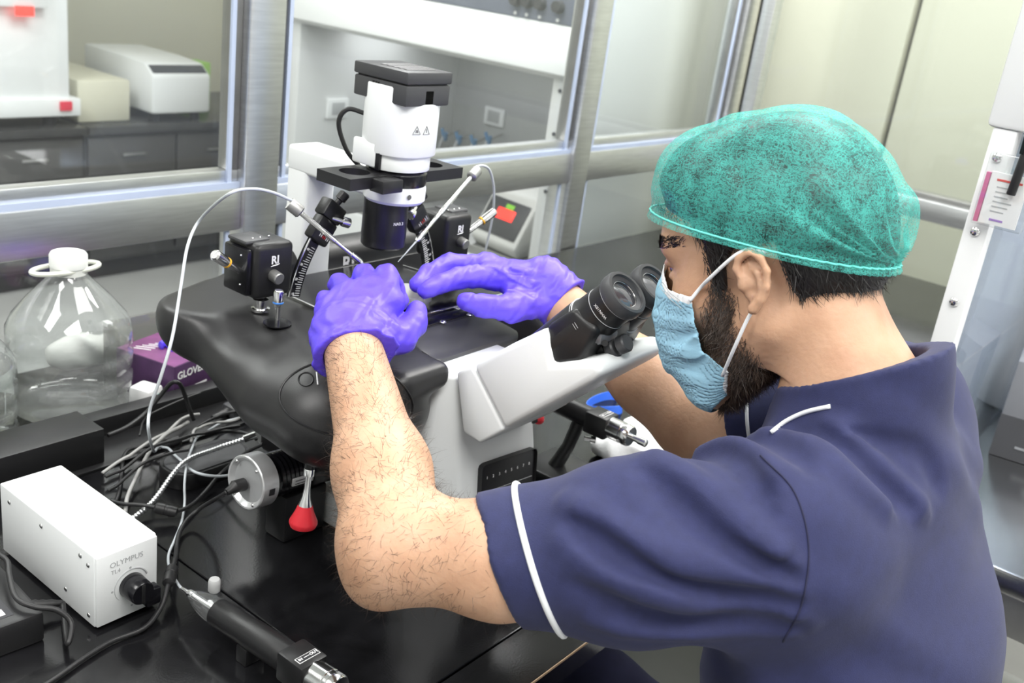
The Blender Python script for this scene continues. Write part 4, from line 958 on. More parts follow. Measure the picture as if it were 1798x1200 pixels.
for k, x in enumerate(XS):
    o = ta.copy(); o[0] = x
    ep = thing('eyepiece', None, None, V(o)); ep.parent = ms; ep.location = V(o)-ms.location
    MB().lathe(V(o), V(td), [(.0215, tl*.70), (.0228, tl*.705), (.0228, tl*.86), (.0215, tl*.865)], 44).build('eyepiece_body', 'black', ep)
    for q_ in (.705, .855): MB().lathe(V(o)+V(td)*tl*q_, V(td), [(.0222, 0), (.0232, .0002), (.0232, .0008), (.0222, .001)], 44).build('trim_ring', 'print_grey', ep)
    MB().lathe(V(o), V(td), [(.0225, tl*.865), (.0246, tl*.872), (.0252, tl*.90), (.0250, tl*.955), (.0236, tl*.985), (.0205, tl*.985), (.0195, tl*.965), (.0150, tl*.955), (.0140, tl*.93), (.012, tl*.925)], 48, False).build('eyecup', 'darkgrey', ep)
    MB().lathe(V(o), V(td), [(.0142, tl*.925), (.0142, tl*.93), (.010, tl*.9355), (.005, tl*.9385), (.0005, tl*.9395)], 36).build('lens', 'lens', ep)
    MB().tube([V(o)+V(td)*tl*.945+(vs*math.cos(a)+X_*math.sin(a))*.0148 for a in np.linspace(0, 2*PI, 36, endpoint=False)], .0006, 6, closed=True).build('lens_ring', 'chrome', ep)
    if k == 0:
        n_ = (V(CAM)-V(o)); n_ = (n_-V(td)*n_.dot(V(td))).normalized(); q0 = V(o)+V(td)*tl*.775+n_*.0229-V(td).cross(n_)*.001
        text('lettering', 'WHN10X', .0042, q0, V(td).cross(n_)*-1, n_, 'print_white', ep)
# hinge and knob under the barrels
k0, k1 = V(onx(992, 640, .842)), V(onx(1092, 598, .842)); kd = (k1-k0).normalized()
MB().lathe(k0-kd*.006, kd, [(.0085, 0), (.0085, .062), (.0078, .064), (.001, .064)], 24).build('clamp_rod', 'black', bh)
MB().box(k0-V((.012, .012, .008)), k0+V((.016, .010, .006)), .002).build('clamp_foot', 'black', bh)
for s_, r_ in ((.060, .0105), (.074, .0095)): MB().lathe(k0+kd*s_+vs*-.004, kd, [(r_, 0), (r_, .008), (r_*.85, .0095), (.001, .0096)], 24).build('hinge_knob', 'darkgrey', bh)
kk = V(onx(1050, 588, .828)); MB().box(kk-V((.012, .012, .006)), kk+V((.02, .012, .006)), .004).build('hinge_plate', mat('hinge_grey', (.16, .165, .18), .35, .2, var=.05), bh)
MB().cyl(V(onx(1062, 603, .815)), V(onx(1062, 603, .830)), .0032, .0032, 14).build('hinge_screw', 'black', bh)
# lamp pillar and arm
MB().box((X0-.024, .952, .05), (X0+.024, .990, .4200), .005, 3).build('lamp_pillar', 'scope_white', ms)
MB().box((X0-.0245, .800, .395), (X0+.0245, .9906, .4275), .005, 3).build('lamp_arm', 'scope_white', ms)
AX, AY = X0-.008, .818
def rbox_col(cx, cy, hx, hy, z0, z1, r, name, m, par, taper=1.0, n=10):
    pts = []
    for sx, sy, a0 in ((1, 1, 0), (-1, 1, 90), (-1, -1, 180), (1, -1, 270)):
        for k in range(n+1):
            a = math.radians(a0+90*k/n); pts.append((sx*(hx-r)+r*math.cos(a), sy*(hy-r)+r*math.sin(a)))
    rows = [(z0, taper*.985), (z0+.0015, taper), (z1-.0015, 1), (z1, .985)]; vs_, fs_ = [], []; N_ = len(pts)
    for z, s_ in rows: vs_ += [(cx+x*s_, cy+y*s_, z) for x, y in pts]
    for i in range(3):
        for k in range(N_): fs_.append((i*N_+k, i*N_+(k+1) % N_, (i+1)*N_+(k+1) % N_, (i+1)*N_+k))
    fs_ += [tuple(range(N_-1, -1, -1)), tuple(3*N_+k for k in range(N_))]
    return MB().add(vs_, fs_).build(name, m, par)
zt = lambda y: onx(704, y, AX)[2]
z_ring0, z_ring1 = .396, .418
z_col = .4365; z_top = .520
rbox_col(AX, AY, .040, .040, z_col+.018, z_top+.01, .034, 'lamp_housing', 'scope_white', ms)
rbox_col(AX, AY, .0365, .0365, z_col, z_col+.019, .034, 'lamp_collar', 'scope_white', ms)
MB().box((AX-.0402, AY-.004, z_col+.001), (AX-.034, AY+.034, z_col+.030), .003).build('side_rib', 'scope_white', ms)
MB().box((AX-.0395, AY-.010, z_col), (AX-.036, AY-.004, z_col+.022)).build('slot', 'blackgloss', ms)
cy0, cy1, cx0_, cx1_ = AY-.040, AY+.042, AX-.037, AX+.033
lc = MB().box((cx0_, cy0, z_top-.008), (cx1_, cy1, z_top+.0145), .002).build('lamp_cap', 'darkgrey', ms)
MB().box((cx0_-.001, cy0-.001, z_top+.0158), (cx1_+.001, cy1+.001, z_top+.029), .002).build('cap_lid', 'darkgrey', lc)
MB().box((cx0_+.003, cy0+.003, z_top+.0140), (cx1_-.003, cy1-.003, z_top+.0165)).build('cap_gap', 'black', lc)
for k in range(5): MB().box((cx0_+.012, cy0+.014+k*.009, z_top+.0285), (cx1_-.012, cy0+.019+k*.009, z_top+.0300), .0006).build('vent_rib', 'greyplate', lc)
for k in range(3): MB().box((cx0_-.0012, AY+.002+k*.004, z_top-.006), (cx0_+.001, AY+.004+k*.004, z_top+.012)).build('cap_slot', 'black', lc)
# warning triangles
lamp_sdf = lambda p: s_box(p, (AX, AY, .49), (.040, .040, .045), .034)
for k, (px, py) in enumerate(((732, 230), (749, 230))):
    p_ = ray_hit(lamp_sdf, [(px, py)], .0003)[0]; nn_ = V(grad(lamp_sdf, p_[None])[0]); nn_.z = 0; nn_.normalize(); mx = basis(p_, Z_.cross(nn_), nn_); s_ = .0050
    MB(mx).tube([(-s_, -s_*.8, 0), (s_, -s_*.8, 0), (0, s_, 0)], .00035, 5, closed=True).build('warning_triangle', 'print_black', ms)
    if k == 0:
        for d_ in (-.0014, 0, .0014): MB(mx).tube([(d_, -.0024, 0), (d_*.8+.0004, -.0008, 0), (d_*.7, .0008, 0)], .00025, 4).build('warning_mark', 'print_black', ms)
    else: MB(mx).tube([(0, -.0022, 0), (0, .0018, 0)], .0003, 4).build('warning_mark', 'print_black', ms)
# filter tray, ring, condenser
ty = AY-.038
tr = MB()
def plate_hole(x0, x1, y0, y1, z0, z1, hx, hy, r, n=32):
    b = MB(); vs_, fs_ = [], []
    for z in (z0, z1):
        for k in range(n):
            a = 2*PI*k/n; c_, s_ = math.cos(a), math.sin(a); vs_.append((hx+r*c_, hy+r*s_, z))
        for k in range(n):
            a = 2*PI*k/n; c_, s_ = math.cos(a), math.sin(a); f_ = 1/max(abs(c_), abs(s_)); X = c_*f_; Y = s_*f_
            vs_.append(((x1 if X > 0 else x0)*abs(X)+hx*(1-abs(X)), (y1 if Y > 0 else y0)*abs(Y)+hy*(1-abs(Y)), z))
    for k in range(n):
        j = (k+1) % n; i0, o0, i1, o1_ = 0, n, 2*n, 3*n
        fs_ += [(i0+k, i0+j, o0+j, o0+k), (i1+k, o1_+k, o1_+j, i1+j), (i0+k, i1+k, i1+j, i0+j), (o0+k, o0+j, o1_+j, o1_+k)]
    return b.add(vs_, fs_)
tz0, tz1 = .4200, .4330
plate_hole(AX-.092, AX-.028, AY-.022, AY+.032, tz0, tz1, AX-.060, AY+.006, .0175).build('filter_tray', 'black', ms, 30)
plate_hole(AX+.028, AX+.092, AY-.022, AY+.032, tz0, tz1, AX+.060, AY+.006, .0175).build('filter_tray', 'black', ms, 30)
MB().box((AX-.06, AY-.040, tz0-.003), (AX-.028, AY-.018, tz1-.001), .002).build('tray_catch', 'black', ms)
MB().lathe((AX, AY, tz0-.002), Z_, [(.035, 0), (.036, .004), (.036, .014), (.033, .0175)], 44).build('tray_hub', 'blackgloss', ms)
MB().lathe((AX, AY, .3965), Z_, [(.026, 0), (.033, .0005), (.036, .004), (.0362, .018), (.034, .0235), (.02, .024)], 48).build('condenser_ring', 'scope_white', ms)
n0 = V((CAM[0]-AX, CAM[1]-AY, 0)).normalized(); sd = Z_.cross(n0)
rs = (n0*.86+sd*.45).normalized(); MB().cyl(V((AX, AY, .409))+rs*.0345, V((AX, AY, .409))+rs*.0374, .0032, .0028, 14).build('set_screw', 'chrome', ms)
TX, TY = AX-.0045, AY+.007
cn = MB().lathe((TX, TY, .3395), Z_, [(.010, .0), (.024, .0005), (.0262, .003), (.0262, .012), (.0266, .013), (.0262, .058), (.024, .0585)], 48).build('condenser', 'black', ms)
nn_ = (n0*.8+sd*.6).normalized(); text('lettering', 'NA0.3', .0052, V((TX, TY, .373))+nn_*.0268, Z_.cross(nn_), nn_, 'print_white', cn)
MB().tube(spline([S(X0-.02, .865, .425), S(X0-.035, .875, .445), S(X0-.045, .880, .475), S(X0-.040, .872, .492), S(AX-.02, AY+.036, .490)], 8), .0028, 8).build('lamp_cable', 'cable', ms)
# control lever with red grip below the platform
ra, rb = V(onx(545, 812, .668)), V(onx(531, 930, .660)); ax_ = (rb-ra); rl = ax_.length
jl = MB().lathe(ra, ax_, [(.0055, -.006), (.0055, rl*.10)], 24).build('control_lever', 'black', ms)
MB().lathe(ra, ax_, [(.0058, rl*.09), (.0060, rl*.10), (.0060, rl*.19), (.0034, rl*.20), (.0034, rl*.38), (.0048, rl*.52), (.0078, rl*.64)], 28).build('lever_sleeve', 'chrome', jl)
MB().lathe(ra, ax_, [(.0078, rl*.635), (.0105, rl*.74), (.0150, rl*.86), (.0154, rl*.90), (.0135, rl*.955), (.0085, rl*.99), (.001, rl)], 32).build('red_grip', 'red', jl)
# ================================================================ camera on the side port
c0_ = V(onx(431, 848, .655)); cx = (V((.80, c0_.y+.002, c0_.z-.012))-c0_).normalized()
t = thing('microscope_camera', 'round silver ended black camera on the microscope side port', 'camera', (.72, c0_.y, 0))
R_c = .0315
rim = MB().lathe(c0_, cx, [(.012, .0055), (.024, .0050), (.0262, .003), (.0285, 0), (R_c-.001, -.0003), (R_c, .001), (R_c, .022), (R_c-.002, .0235), (.01, .024)], 52).build('end_ring', mat('silver_cast', (.74, .75, .76), .32, .55, var=.03), t)
MB().lathe(c0_+cx*.0048, cx, [(.001, 0), (.0275, 0), (.0275, .001)], 40).build('end_plate', mat('silver_plate', (.55, .56, .57), .4, .5, var=.04), rim)
MB().lathe(c0_, cx, [(.02, .0235), (.026, .024)]+[(.0265-(.0016 if k % 2 else 0), .03+k*.0032) for k in range(16)]+[(.0265, .082), (.0265, .135)], 44).build('ribbed_body', 'blackgloss', t)
u_ = Z_-cx*Z_.dot(cx); u_.normalize(); w_ = cx.cross(u_)
for a in (-2.3, -.9, .9, 2.3): MB().sphere(c0_+(u_*math.sin(a)+w_*math.cos(a))*.0265-cx*.0002, .0022, 10, 8).build('screw', 'chrome', rim)
vw_ = V(CAM)-c0_; vn = (vw_-cx*vw_.dot(cx)).normalized(); vn2 = (vn*.85-u_*.5).normalized()
lb = MB(basis(c0_+cx*.062+vn2*.0268, cx, vn2)).box((-.016, -.005, -.002), (.016, .005, .0004), .001).build('rating_label', 'print_white', t)
for k in range(2): MB(basis(c0_+cx*.062+vn2*.0268, cx, vn2)).box((-.012, .001-k*.004, .0004), (.010, .002-k*.004, .0006)).build('label_line', 'print_black', lb)
MB(basis(c0_+cx*.012+vn2*(R_c+.0001), cx, vn2)).box((-.004, -.004, 0), (.004, .004, .0003)).build('ring_mark', 'print_black', t)
pl = c0_-cx*.002+w_*-.004-u_*.004
sd_ = MB().box((.70, c0_.y-.018, .0004), (.764, c0_.y+.018, c0_.z-.029), .004).build('support_foot', 'black', t)
CAMPLUG = pl-cx*.020-u_*.004; u_c = u_
# ================================================================ micromanipulators and their tool holders
def manip(base, mir, label, g):
    t = thing('micromanipulator', label, 'manipulator', base, g); b = V(base); s = mir
    L = lambda x, y, z: b+V((x*s, y, z))
    def bx(lo, hi): a, c_ = L(*lo), L(*hi); return [min(a[i], c_[i]) for i in range(3)], [max(a[i], c_[i]) for i in range(3)]
    MB().lathe(b, Z_, [(.0105, 0), (.0105, .003), (.0075, .0035), (.0075, .010), (.009, .0105), (.009, .014), (.005, .016), (.005, .022)], 28).build('mount_knob', 'chrome', t)
    bk = MB().box(*bx((-.019, -.014, .018), (.034, .040, .082)), .007, 3).build('drive_block', 'black', t)
    MB().box(*bx((-.026, -.006, .022), (-.016, .036, .076)), .003).build('side_plate', 'blackgloss', t)
    MB().box(*bx((-.024, .0, .079), (.010, .034, .0845)), .003).build('top_plate', 'darkgrey', t)
    for xx, zz in ((-.0265, .068), (-.0265, .034)): MB().sphere(L(xx, .004, zz), .0014, 8, 6).build('screw', 'chrome', t)
    for xx in (-.010, .0, .012): MB().sphere(L(xx, .006, .0846), .0013, 8, 6).build('screw', 'chrome', t)
    RI(L(.006, -.0144, .063), X_, -Y_, .013, bk)
    MB().lathe(L(.004, -.013, .046), V((0, -1, -.15)), [(.0065, 0), (.0070, .001), (.0070, .012), (.006, .013), (.001, .013)], 24).build('drive_knob', 'steel_dull', t)
    a, c_ = L(-.022, .004, .046), L(-.055, -.004, .068); h_ = MB().lathe(a, c_-a, [(.0028, 0), (.0040, .010), (.0044, .036), (.0056, .037), (.0062, .044), (.0062, .058), (.0045, .060)], 20).build('fine_handle', 'chrome', t)
    MB().lathe(a, c_-a, [(.0046, .034), (.0060, .0345), (.0060, .0368), (.0046, .0372)], 20).build('colour_ring', 'orange', h_)
    # curved scale arm
    arc = [L(.040+.028*u_*u_+.014*u_, -.002, .010+.088*u_) for u_ in np.linspace(0, 1, 9)]
    sc_ = MB()
    for i in range(8):
        d_ = (arc[i+1]-arc[i]).normalized(); sx = V((d_.z, 0, -d_.x))*s
        q0, q1 = arc[i], arc[i+1]; sc_.add([q0-V((.001*s, 0, 0)), q0+sx*.016, q1+sx*.016, q1-V((.001*s, 0, 0)), q0+V((-.001*s, .004, 0)), q0+sx*.016+V((0, .004, 0)), q1+sx*.016+V((0, .004, 0)), q1+V((-.001*s, .004, 0))], [(0, 1, 2, 3), (7, 6, 5, 4), (0, 4, 5, 1), (3, 2, 6, 7), (1, 5, 6, 2), (0, 3, 7, 4)])
    pl_ = sc_.build('scale_arm', 'blackgloss', t, 0)
    MB().tube([p_+V((-.0012*s, -.0006, 0)) for p_ in arc], .0011, 6).build('scale_edge', 'chrome', pl_)
    for k in range(22):
        u_ = .02+.66*k/21; j = u_*8; i = int(j); f_ = j-i; p_ = arc[i].lerp(arc[i+1], f_); d_ = (arc[i+1]-arc[i]).normalized(); sx = V((d_.z, 0, -d_.x))*s
        w0 = .007 if k % 5 else .004
        MB().tube([p_+sx*w0+V((0, -.0004, 0)), p_+sx*.0135+V((0, -.0004, 0))], .00045, 4).build('scale_tick', 'print_white', pl_)
    for k, tx in enumerate(('10', '20', '30', '40')):
        j = (.04+.2*k)*8; i = int(j); p_ = arc[i].lerp(arc[i+1], j-i); d_ = (arc[i+1]-arc[i]).normalized(); sx = V((d_.z, 0, -d_.x))*s
        text('scale_figure', tx, .0042, p_+sx*.0035+V((0, -.0004, 0)), sx*s, -Y_, 'print_white', pl_)
    # slider, clamp and knobs at the top of the arm
    d_ = (arc[8]-arc[6]).normalized(); sx = V((d_.z, 0, -d_.x)); m_ = basis(arc[7]+sx*.008*s+V((0, -.003, 0)), sx, -Y_)
    sl = MB(m_).box((-.016, -.012, -.010), (.014, .018, .005), .003).build('slider', 'black', t)
    for k in range(6): MB(m_).tube([(-.006+k*.0030, -.005, .0053), (-.006+k*.0030, -.001+.001*(k % 2), .0053)], .0005, 4).build('slider_tick', 'print_red' if k in (2, 3) else 'print_white', sl)
    ct = arc[8]+V((.010*s, .0, .010))
    cb = MB(basis(ct, sx, -Y_)).box((-.012, -.010, -.010), (.020, .012, .008), .003).build('holder_clamp', 'black', t)
    MB().lathe(ct+V((.012*s, -.004, .012)), V((.6*s, -.2, .8)), [(.004, -.006), (.004, 0), (.0065, .001), (.0065, .010), (.005, .0115)], 20).build('clamp_knob', 'black', cb)
    MB().lathe(ct+V((.0, -.006, -.008)), V((.85*s, -.45, -.25)), [(.0028, 0), (.0028, .012), (.0058, .0125), (.0062, .014), (.0062, .022), (.005, .023)], 20).build('silver_knob', 'chrome', t)
    return t, ct
mL = onz(457, 545, .266); tL, ctL = manip(mL, 1, 'black micromanipulator with scale arm beside the blue ringed lever', 'micromanipulators on the microscope stage')
mR = np.array([1.030, .868, .2680]); tR, ctR = manip(mR, -1, 'black micromanipulator with scale arm behind the glove reaching past the eyepieces', 'micromanipulators on the microscope stage')
def holder(a, b, tip, label):
    a, b, tip = V(a), V(b), V(tip); d = (b-a); l = d.length; d.normalize()
    t = thing('pipette_holder', label, 'holder', b, 'pipette holders')
    MB().lathe(a, d, [(.0040, .003), (.0072, .0), (.0076, .001), (.0076, .015), (.006, .0165), (.003, .0168)], 28).build('end_collar', 'steel_dull', t)
    MB().lathe(a, d, [(.0031, .016), (.0031, l*.45), (.0034, l*.46), (.0034, l*.62), (.0026, l*.63), (.0026, l*.84), (.0036, l*.85), (.0038, l*.97), (.0022, l)], 20).build('shaft', 'chrome', t)
    MB().tube([b, tip], [.0012, .0004], 8).build('glass_pipette', 'tube', t); return t
hl0 = ony(508, 357, .872); hl1 = pw(636, 463, 1.185); hlt = pw(662, 490, 1.17)
holder(hl0, hl1, hlt, 'steel pipette holder sloping to the dish beside the white lamp pillar')
hr0 = ony(838, 299, .872); hr1 = ony(731, 424, .850); hrt = ony(699, 460, .845)
holder(hr0, hr1, hrt, 'steel pipette holder sloping down beside the black condenser')
# ================================================================ small things on the bench
LAID = []
def ground(x, y):                                       # height of what lies on the bench under a point
    z = 0.
    if .296 < x < .959 and 1.071 < y < 1.180: z = .004
    if .296 < x < .959 and 1.146 < y < 1.180: z = .030
    if .931 < x < .959 and 1.056 < y < 1.154: z = .030
    if .296 < x < .649 and 1.081 < y < 1.154: z = .052
    if ((max(abs(x-CASE[0])-.036, 0))**2+(max(abs(y-CASE[1])-.008, 0))**2)**.5 < .033: z = max(z, .0236)
    return z
CASE = (.733, .995)
def lay(pts, r, thick=None):                            # sample a lead and lift it over whatever it would cut through
    sp_ = np.array(spline(pts, 16)); L_ = np.concatenate([[0], np.cumsum(np.linalg.norm(np.diff(sp_, axis=0), axis=1))])
    n_ = max(8, int(L_[-1]/.0022)); P = np.stack([np.interp(np.linspace(0, L_[-1], n_), L_, sp_[:, k]) for k in range(3)], 1); R = np.full(n_, float(r))
    if thick is not None: R[np.linalg.norm(P-np.asarray(thick[0]), axis=1) < thick[1]] = thick[2]
    for it in range(14):
        lift = np.array([max(0, ground(x, y)+q+.0006-z) for (x, y, z), q in zip(P, R)])
        for Q, S_ in LAID:
            d2 = np.sqrt(((P[:, None, :2]-Q[None, :, :2])**2).sum(2)); need = R[:, None]+S_[None]+.0011; hit = d2 < need
            dz = np.sqrt(np.maximum(need**2-d2**2, 0)); gap = P[:, None, 2]-Q[None, :, 2]
            up = np.where(hit & (np.abs(gap) < dz), dz-gap, 0).max(1); lift = np.maximum(lift, up)
        if lift.max() < 5e-5: break
        w = max(3, int(.042/.0022)); k_ = np.exp(-(np.arange(-2*w, 2*w+1)/w)**2)
        pad = np.pad(lift, 2*w); sm = np.array([(pad[a:a+4*w+1]*k_).max() for a in range(n_)]); P[:, 2] += sm
    LAID.append((P, R)); return P
def cable(name, pts, r, m, label, cat='cable', k=8, n=8, group=None):
    return tag(MB().tube(lay(pts, r), r, n).build(name, m, None, 180), label, cat, group)
Z = lambda x, y, z=.004: onz(x, y, z)
K['dishclear'] = glass_mat('dish_plastic', (.95, .96, .96), .35, .06, haze=.38, hazecol=(.92, .92, .90))  # whitish haze colour stands in for the dish's bright highlights
# petri dish between the gloves
dc = onz(717, 528, .2740); dc = np.array([dc[0], dc[1], .2740])
t = thing('petri_dish', 'clear round petri dish held between the gloved fingers', 'dish', dc)
MB().lathe(dc, Z_, [(.001, .0), (.0255, .0), (.0262, .0008), (.0262, .010), (.0252, .010), (.0250, .0014), (.001, .0013)], 48, False).build('dish', 'dishclear', t)
MB().lathe(V(dc)+V((0, 0, .0085)), Z_, [(.0275, -.004), (.0280, -.004), (.0280, .0035), (.0272, .0045), (.001, .0045), (.001, .0037), (.0268, .0036), (.0275, .003), (.0275, -.004)], 48, False).build('lid', 'dishclear', t)
MB().lathe(V(dc)+V((0, 0, .0015)), Z_, [(.001, 0), (.0245, 0), (.0245, .002), (.001, .002)], 40).build('medium', mat('pink_medium', (.85, .55, .42), .1, trans=.6, ior=1.33, var=.05), t)
# lamp power supply
bx0, bx1, by0, by1, bz0, bz1 = .458, .527, .790, .975, .004, .0865
t = thing('lamp_power_supply', 'white metal lamp power supply with black dial on the bench', 'power supply', ((bx0+bx1)/2, (by0+by1)/2, 0))
MB().box((bx0, by0+.002, bz0), (bx1, by1, bz1), .0018).build('case', 'scope_white', t)
fp = MB().box((bx0+.0012, by0-.001, bz0+.001), (bx1-.0012, by0+.003, bz1-.0015), .0008).build('front_panel', 'scope_white', t)
yf = by0-.0011
text('lettering', 'OLYMPUS', .0084, (bx0+.0335, yf, bz1-.0155), X_, -Y_, 'print_grey', fp)
text('lettering', 'TL4', .0066, (bx0+.0215, yf, bz1-.0240), X_, -Y_, 'print_grey', fp)
kc = V((bx0+.0385, yf, bz0+.036))
arc_ = [kc+V((.0185*math.cos(a), -.0001, .0185*math.sin(a))) for a in np.linspace(.35, 3.9, 40)]
MB().tube(arc_, [.0011-.0009*i/39 for i in range(40)], 5).build('dial_scale', 'print_grey', fp)
kn = MB().lathe(kc, -Y_, [(.0135, 0), (.0138, .001), (.0125, .020), (.0115, .0215), (.001, .0215)], 32).build('dial', 'blackgloss', t)
MB(Matrix.Translation(kc)).box((-.002, -.0225, -.0105), (.002, -.0205, .0105), .0008).build('dial_pointer', 'black', kn)
MB().box((bx1-.020, by0-.013, bz0+.008), (bx1-.0035, by0+.001, bz0+.028), .002).build('rocker_switch', 'blackgloss', t)
for sx, sz in ((kc.x-.021, kc.z), (kc.x-.001, kc.z+.0205), (bx1-.030, bz0+.011)): MB(basis((sx, yf, sz), X_, -Y_)).lathe((0, 0, 0), Z_, [(.0013, 0), (.0013, .0002)], 10).build('panel_mark', 'print_grey', fp)
for y_, z_ in ((by0+.012, bz1-.014), (by0+.026, bz1-.010), (by0+.012, bz0+.010), (by0+.055, bz0+.018), (by0+.10, bz1-.012), (by1-.02, bz1-.014)):
    MB().sphere((bx0-.0002, y_, z_), (.0012, .0026, .0026), 12, 8).build('screw', 'chrome', t)
for x_ in (bx0+.01, bx1-.01):
    for y_ in (by0+.02, by1-.02): MB().cyl((x_, y_, 0), (x_, y_, bz0+.001), .005, .005, 12).build('foot', 'black', t)
# mains adapter
ac = np.array(onz(95, 1120, 0)); 
m_ = Matrix.Translation(V((.362, .885, 0))) @ Matrix.Rotation(math.radians(-4), 4, 'Z')
t = thing('mains_adapter', 'black mains adapter with printed label beside the white power supply', 'adapter', (.362, .885, 0))
MB(m_).box((-.062, -.072, 0), (.060, .075, .034), .004).build('case', 'black', t)
lb = MB(m_).box((-.050, -.060, .0338), (.036, .060, .0343)).build('label', 'print_black', t)
for k in range(9): MB(m_).box((-.046, .050-k*.010, .0343), (.010+.006*(k % 3), .052-k*.010, .0345)).build('label_line', 'print_grey', lb)
MB(m_).box((-.040, -.056, .0343), (.030, -.046, .0346)).build('barcode_strip', 'print_white', lb)
p0 = m_ @ V((.058, -.030, .017)); p1 = m_ @ V((.092, -.040, .012))
MB().lathe(p0, p1-p0, [(.0062, 0), (.0062, .004), (.0050, .006), (.0058, .010), (.0046, .013), (.0052, .017), (.0042, .020), (.0046, .025), (.0034, .030), (.0030, .036)], 16).build('strain_relief', 'cable', t)
MB().tube(spline([p1, onz(118, 1130, .012), onz(125, 1095, .022), onz(100, 1072, .034), onz(60, 1066, .040), onz(28, 1050, .042), onz(16, 1010, .045), onz(12, 985, .048), onz(-10, 970, .05)], 10), .0027, 8).build('output_cable', 'cable', t, 180)
# microinjectors
def injector(a, b, zf, label, stand):
    a, b = V(a), V(b); d = (b-a).normalized(); l = (b-a).length
    t = thing('microinjector', label, 'injector', (a.x, (a.y+b.y)/2, 0), 'hand microinjectors')
    bd = MB().lathe(a, d, [(.0135, 0), (.0142, .001), (.0142, .045), (.0150, .050), (.0150, l*.80), (.0142, l*.82)], 36).build('barrel', 'black', t)
    MB(basis(a+d*(l*.72), X_, Z_)).box((-.0165, -.018, -.016), (.0165, .018, .0155), .003).build('body_block', 'black', t)
    MB(basis(a+d*(l*.76)+Z_*.0157, X_, Z_)).box((-.0125, -.004, -.0005), (.0125, .004, .0003)).build('legend_frame', 'print_white', t)
    lg = MB(basis(a+d*(l*.76)+Z_*.0160, X_, Z_)).box((-.0118, -.0033, 0), (.0118, .0033, .0002)).build('legend_plate', 'print_black', t)
    for tx, xx in (('IN', -.0085), ('OUT', .0075)): text('lettering', tx, .0045, a+d*(l*.76)+Z_*.0163+X_*xx, X_, Z_, 'print_white', lg, bold=.0001)
    MB(basis(a+d*(l*.76)+Z_*.0163-X_*.001, X_, Z_)).box((-.0035, -.0004, 0), (.0030, .0004, .0002)).build('dash', 'print_white', lg)
    cr = MB().lathe(a, d, [(.012, l*.81), (.0150, l*.815), (.0150, l*.93), (.0143, l*.935), (.0143, l*.955), (.0150, l*.96), (.0148, l), (.0135, l+.002), (.006, l+.0025)], 40).build('drive_sleeve', 'chrome', t)
    MB().lathe(a, d, [(.0045, l), (.0045, l+.014), (.0055, l+.0145), (.0055, l+.026), (.004, l+.027)], 20).build('fine_stem', 'chrome', cr)
    return t, a, b, d, l
ia, ib = onz(382, 1075, .030), onz(592, 1212, .030)
t, a, b, d, l = injector(ia, ib, 0, 'black hand microinjector with clear nose lying beside the white power supply', False)
ns = MB().lathe(a, -d, [(.0138, 0), (.0136, .006), (.0120, .018), (.0090, .030), (.0050, .040), (.0030, .044)], 32, False).build('clear_nose', 'clear', t)
MB().lathe(a, -d, [(.0042, -.002), (.0042, .036), (.0052, .037), (.0052, .042), (.003, .046), (.0018, .056)], 20).build('plunger', 'chrome', t)
u_ = (Z_-d*Z_.dot(d)).normalized()
MB().lathe(a-d*.006+u_*.010, u_, [(.0036, 0), (.0036, .010), (.0044, .011), (.0052, .013)], 16).build('valve_stem', 'clear', t)
MB().lathe(a-d*.006+u_*.022, u_, [(.0055, 0)]+[(.0062, .001), (.0062, .012), (.0050, .014), (.002, .014)], 10).build('valve_cap', mat('frosted_clear', (.85, .86, .86), .2, trans=.5, var=.03), t)
for f_ in (.30, .74): MB(Matrix.Translation(V((a+d*l*f_)))).box((-.012, -.008, -.030), (.012, .008, -.010), .002).build('cradle', 'black', t)
NOSE = a-d*.056
ra_, rb_ = np.array([1.128, .775, .098]), np.array([1.125, .600, .096])
t, a, b, d, l = injector(ra_, rb_, 0, 'black hand microinjector held on its stand over the white tissue', True)
MB().tube([a+d*l*.52+Z_*-.014, V((1.118, .690, .045)), V((1.108, .700, .012))], [.010, .009, .011], 12).build('stand_grip', 'black', t)
MB().lathe(V((1.122, .668, .066)), V((.5, -.8, 0)), [(.003, 0), (.003, .008), (.006, .009), (.006, .016)], 14).build('stand_screw', 'chrome', t)
MB().box((1.070, .640, 0), (1.155, .735, .016), .004).build('stand_base', 'black', t)
MB(basis((1.112, .655, .0162), X_, Z_)).box((-.02, -.006, 0), (.02, .006, .0003)).build('base_label', 'print_white', t)
# white tissue wad
def tiss(p):
    d = s_ell(p, (1.268, .655, .020), (.078, .050, .030)); d = smin(d, s_ell(p, (1.222, .668, .022), (.040, .035, .026)), .012); d = smin(d, s_ell(p, (1.315, .628, .014), (.035, .03, .02)), .01)
    w_ = .0030*np.sin(p@A3(70, 90, 40)+1.5*np.sin(p@A3(50, -40, 60)))+.0009*np.sin(p@A3(-150, 120, 90))
    return smax(d*.7+w_, -(p[:, 2]-.0005), .002)
v, q = surf(tiss, (1.12, .56, -.01), (1.39, .76, .08), .003, lip=1.6); tag(np_mesh('tissue', v, q, mat('tissue_white', (.87, .88, .89), .9, var=.02, bump=.2, bscale=300)), 'crumpled white tissue under the microinjector stand', 'tissue')
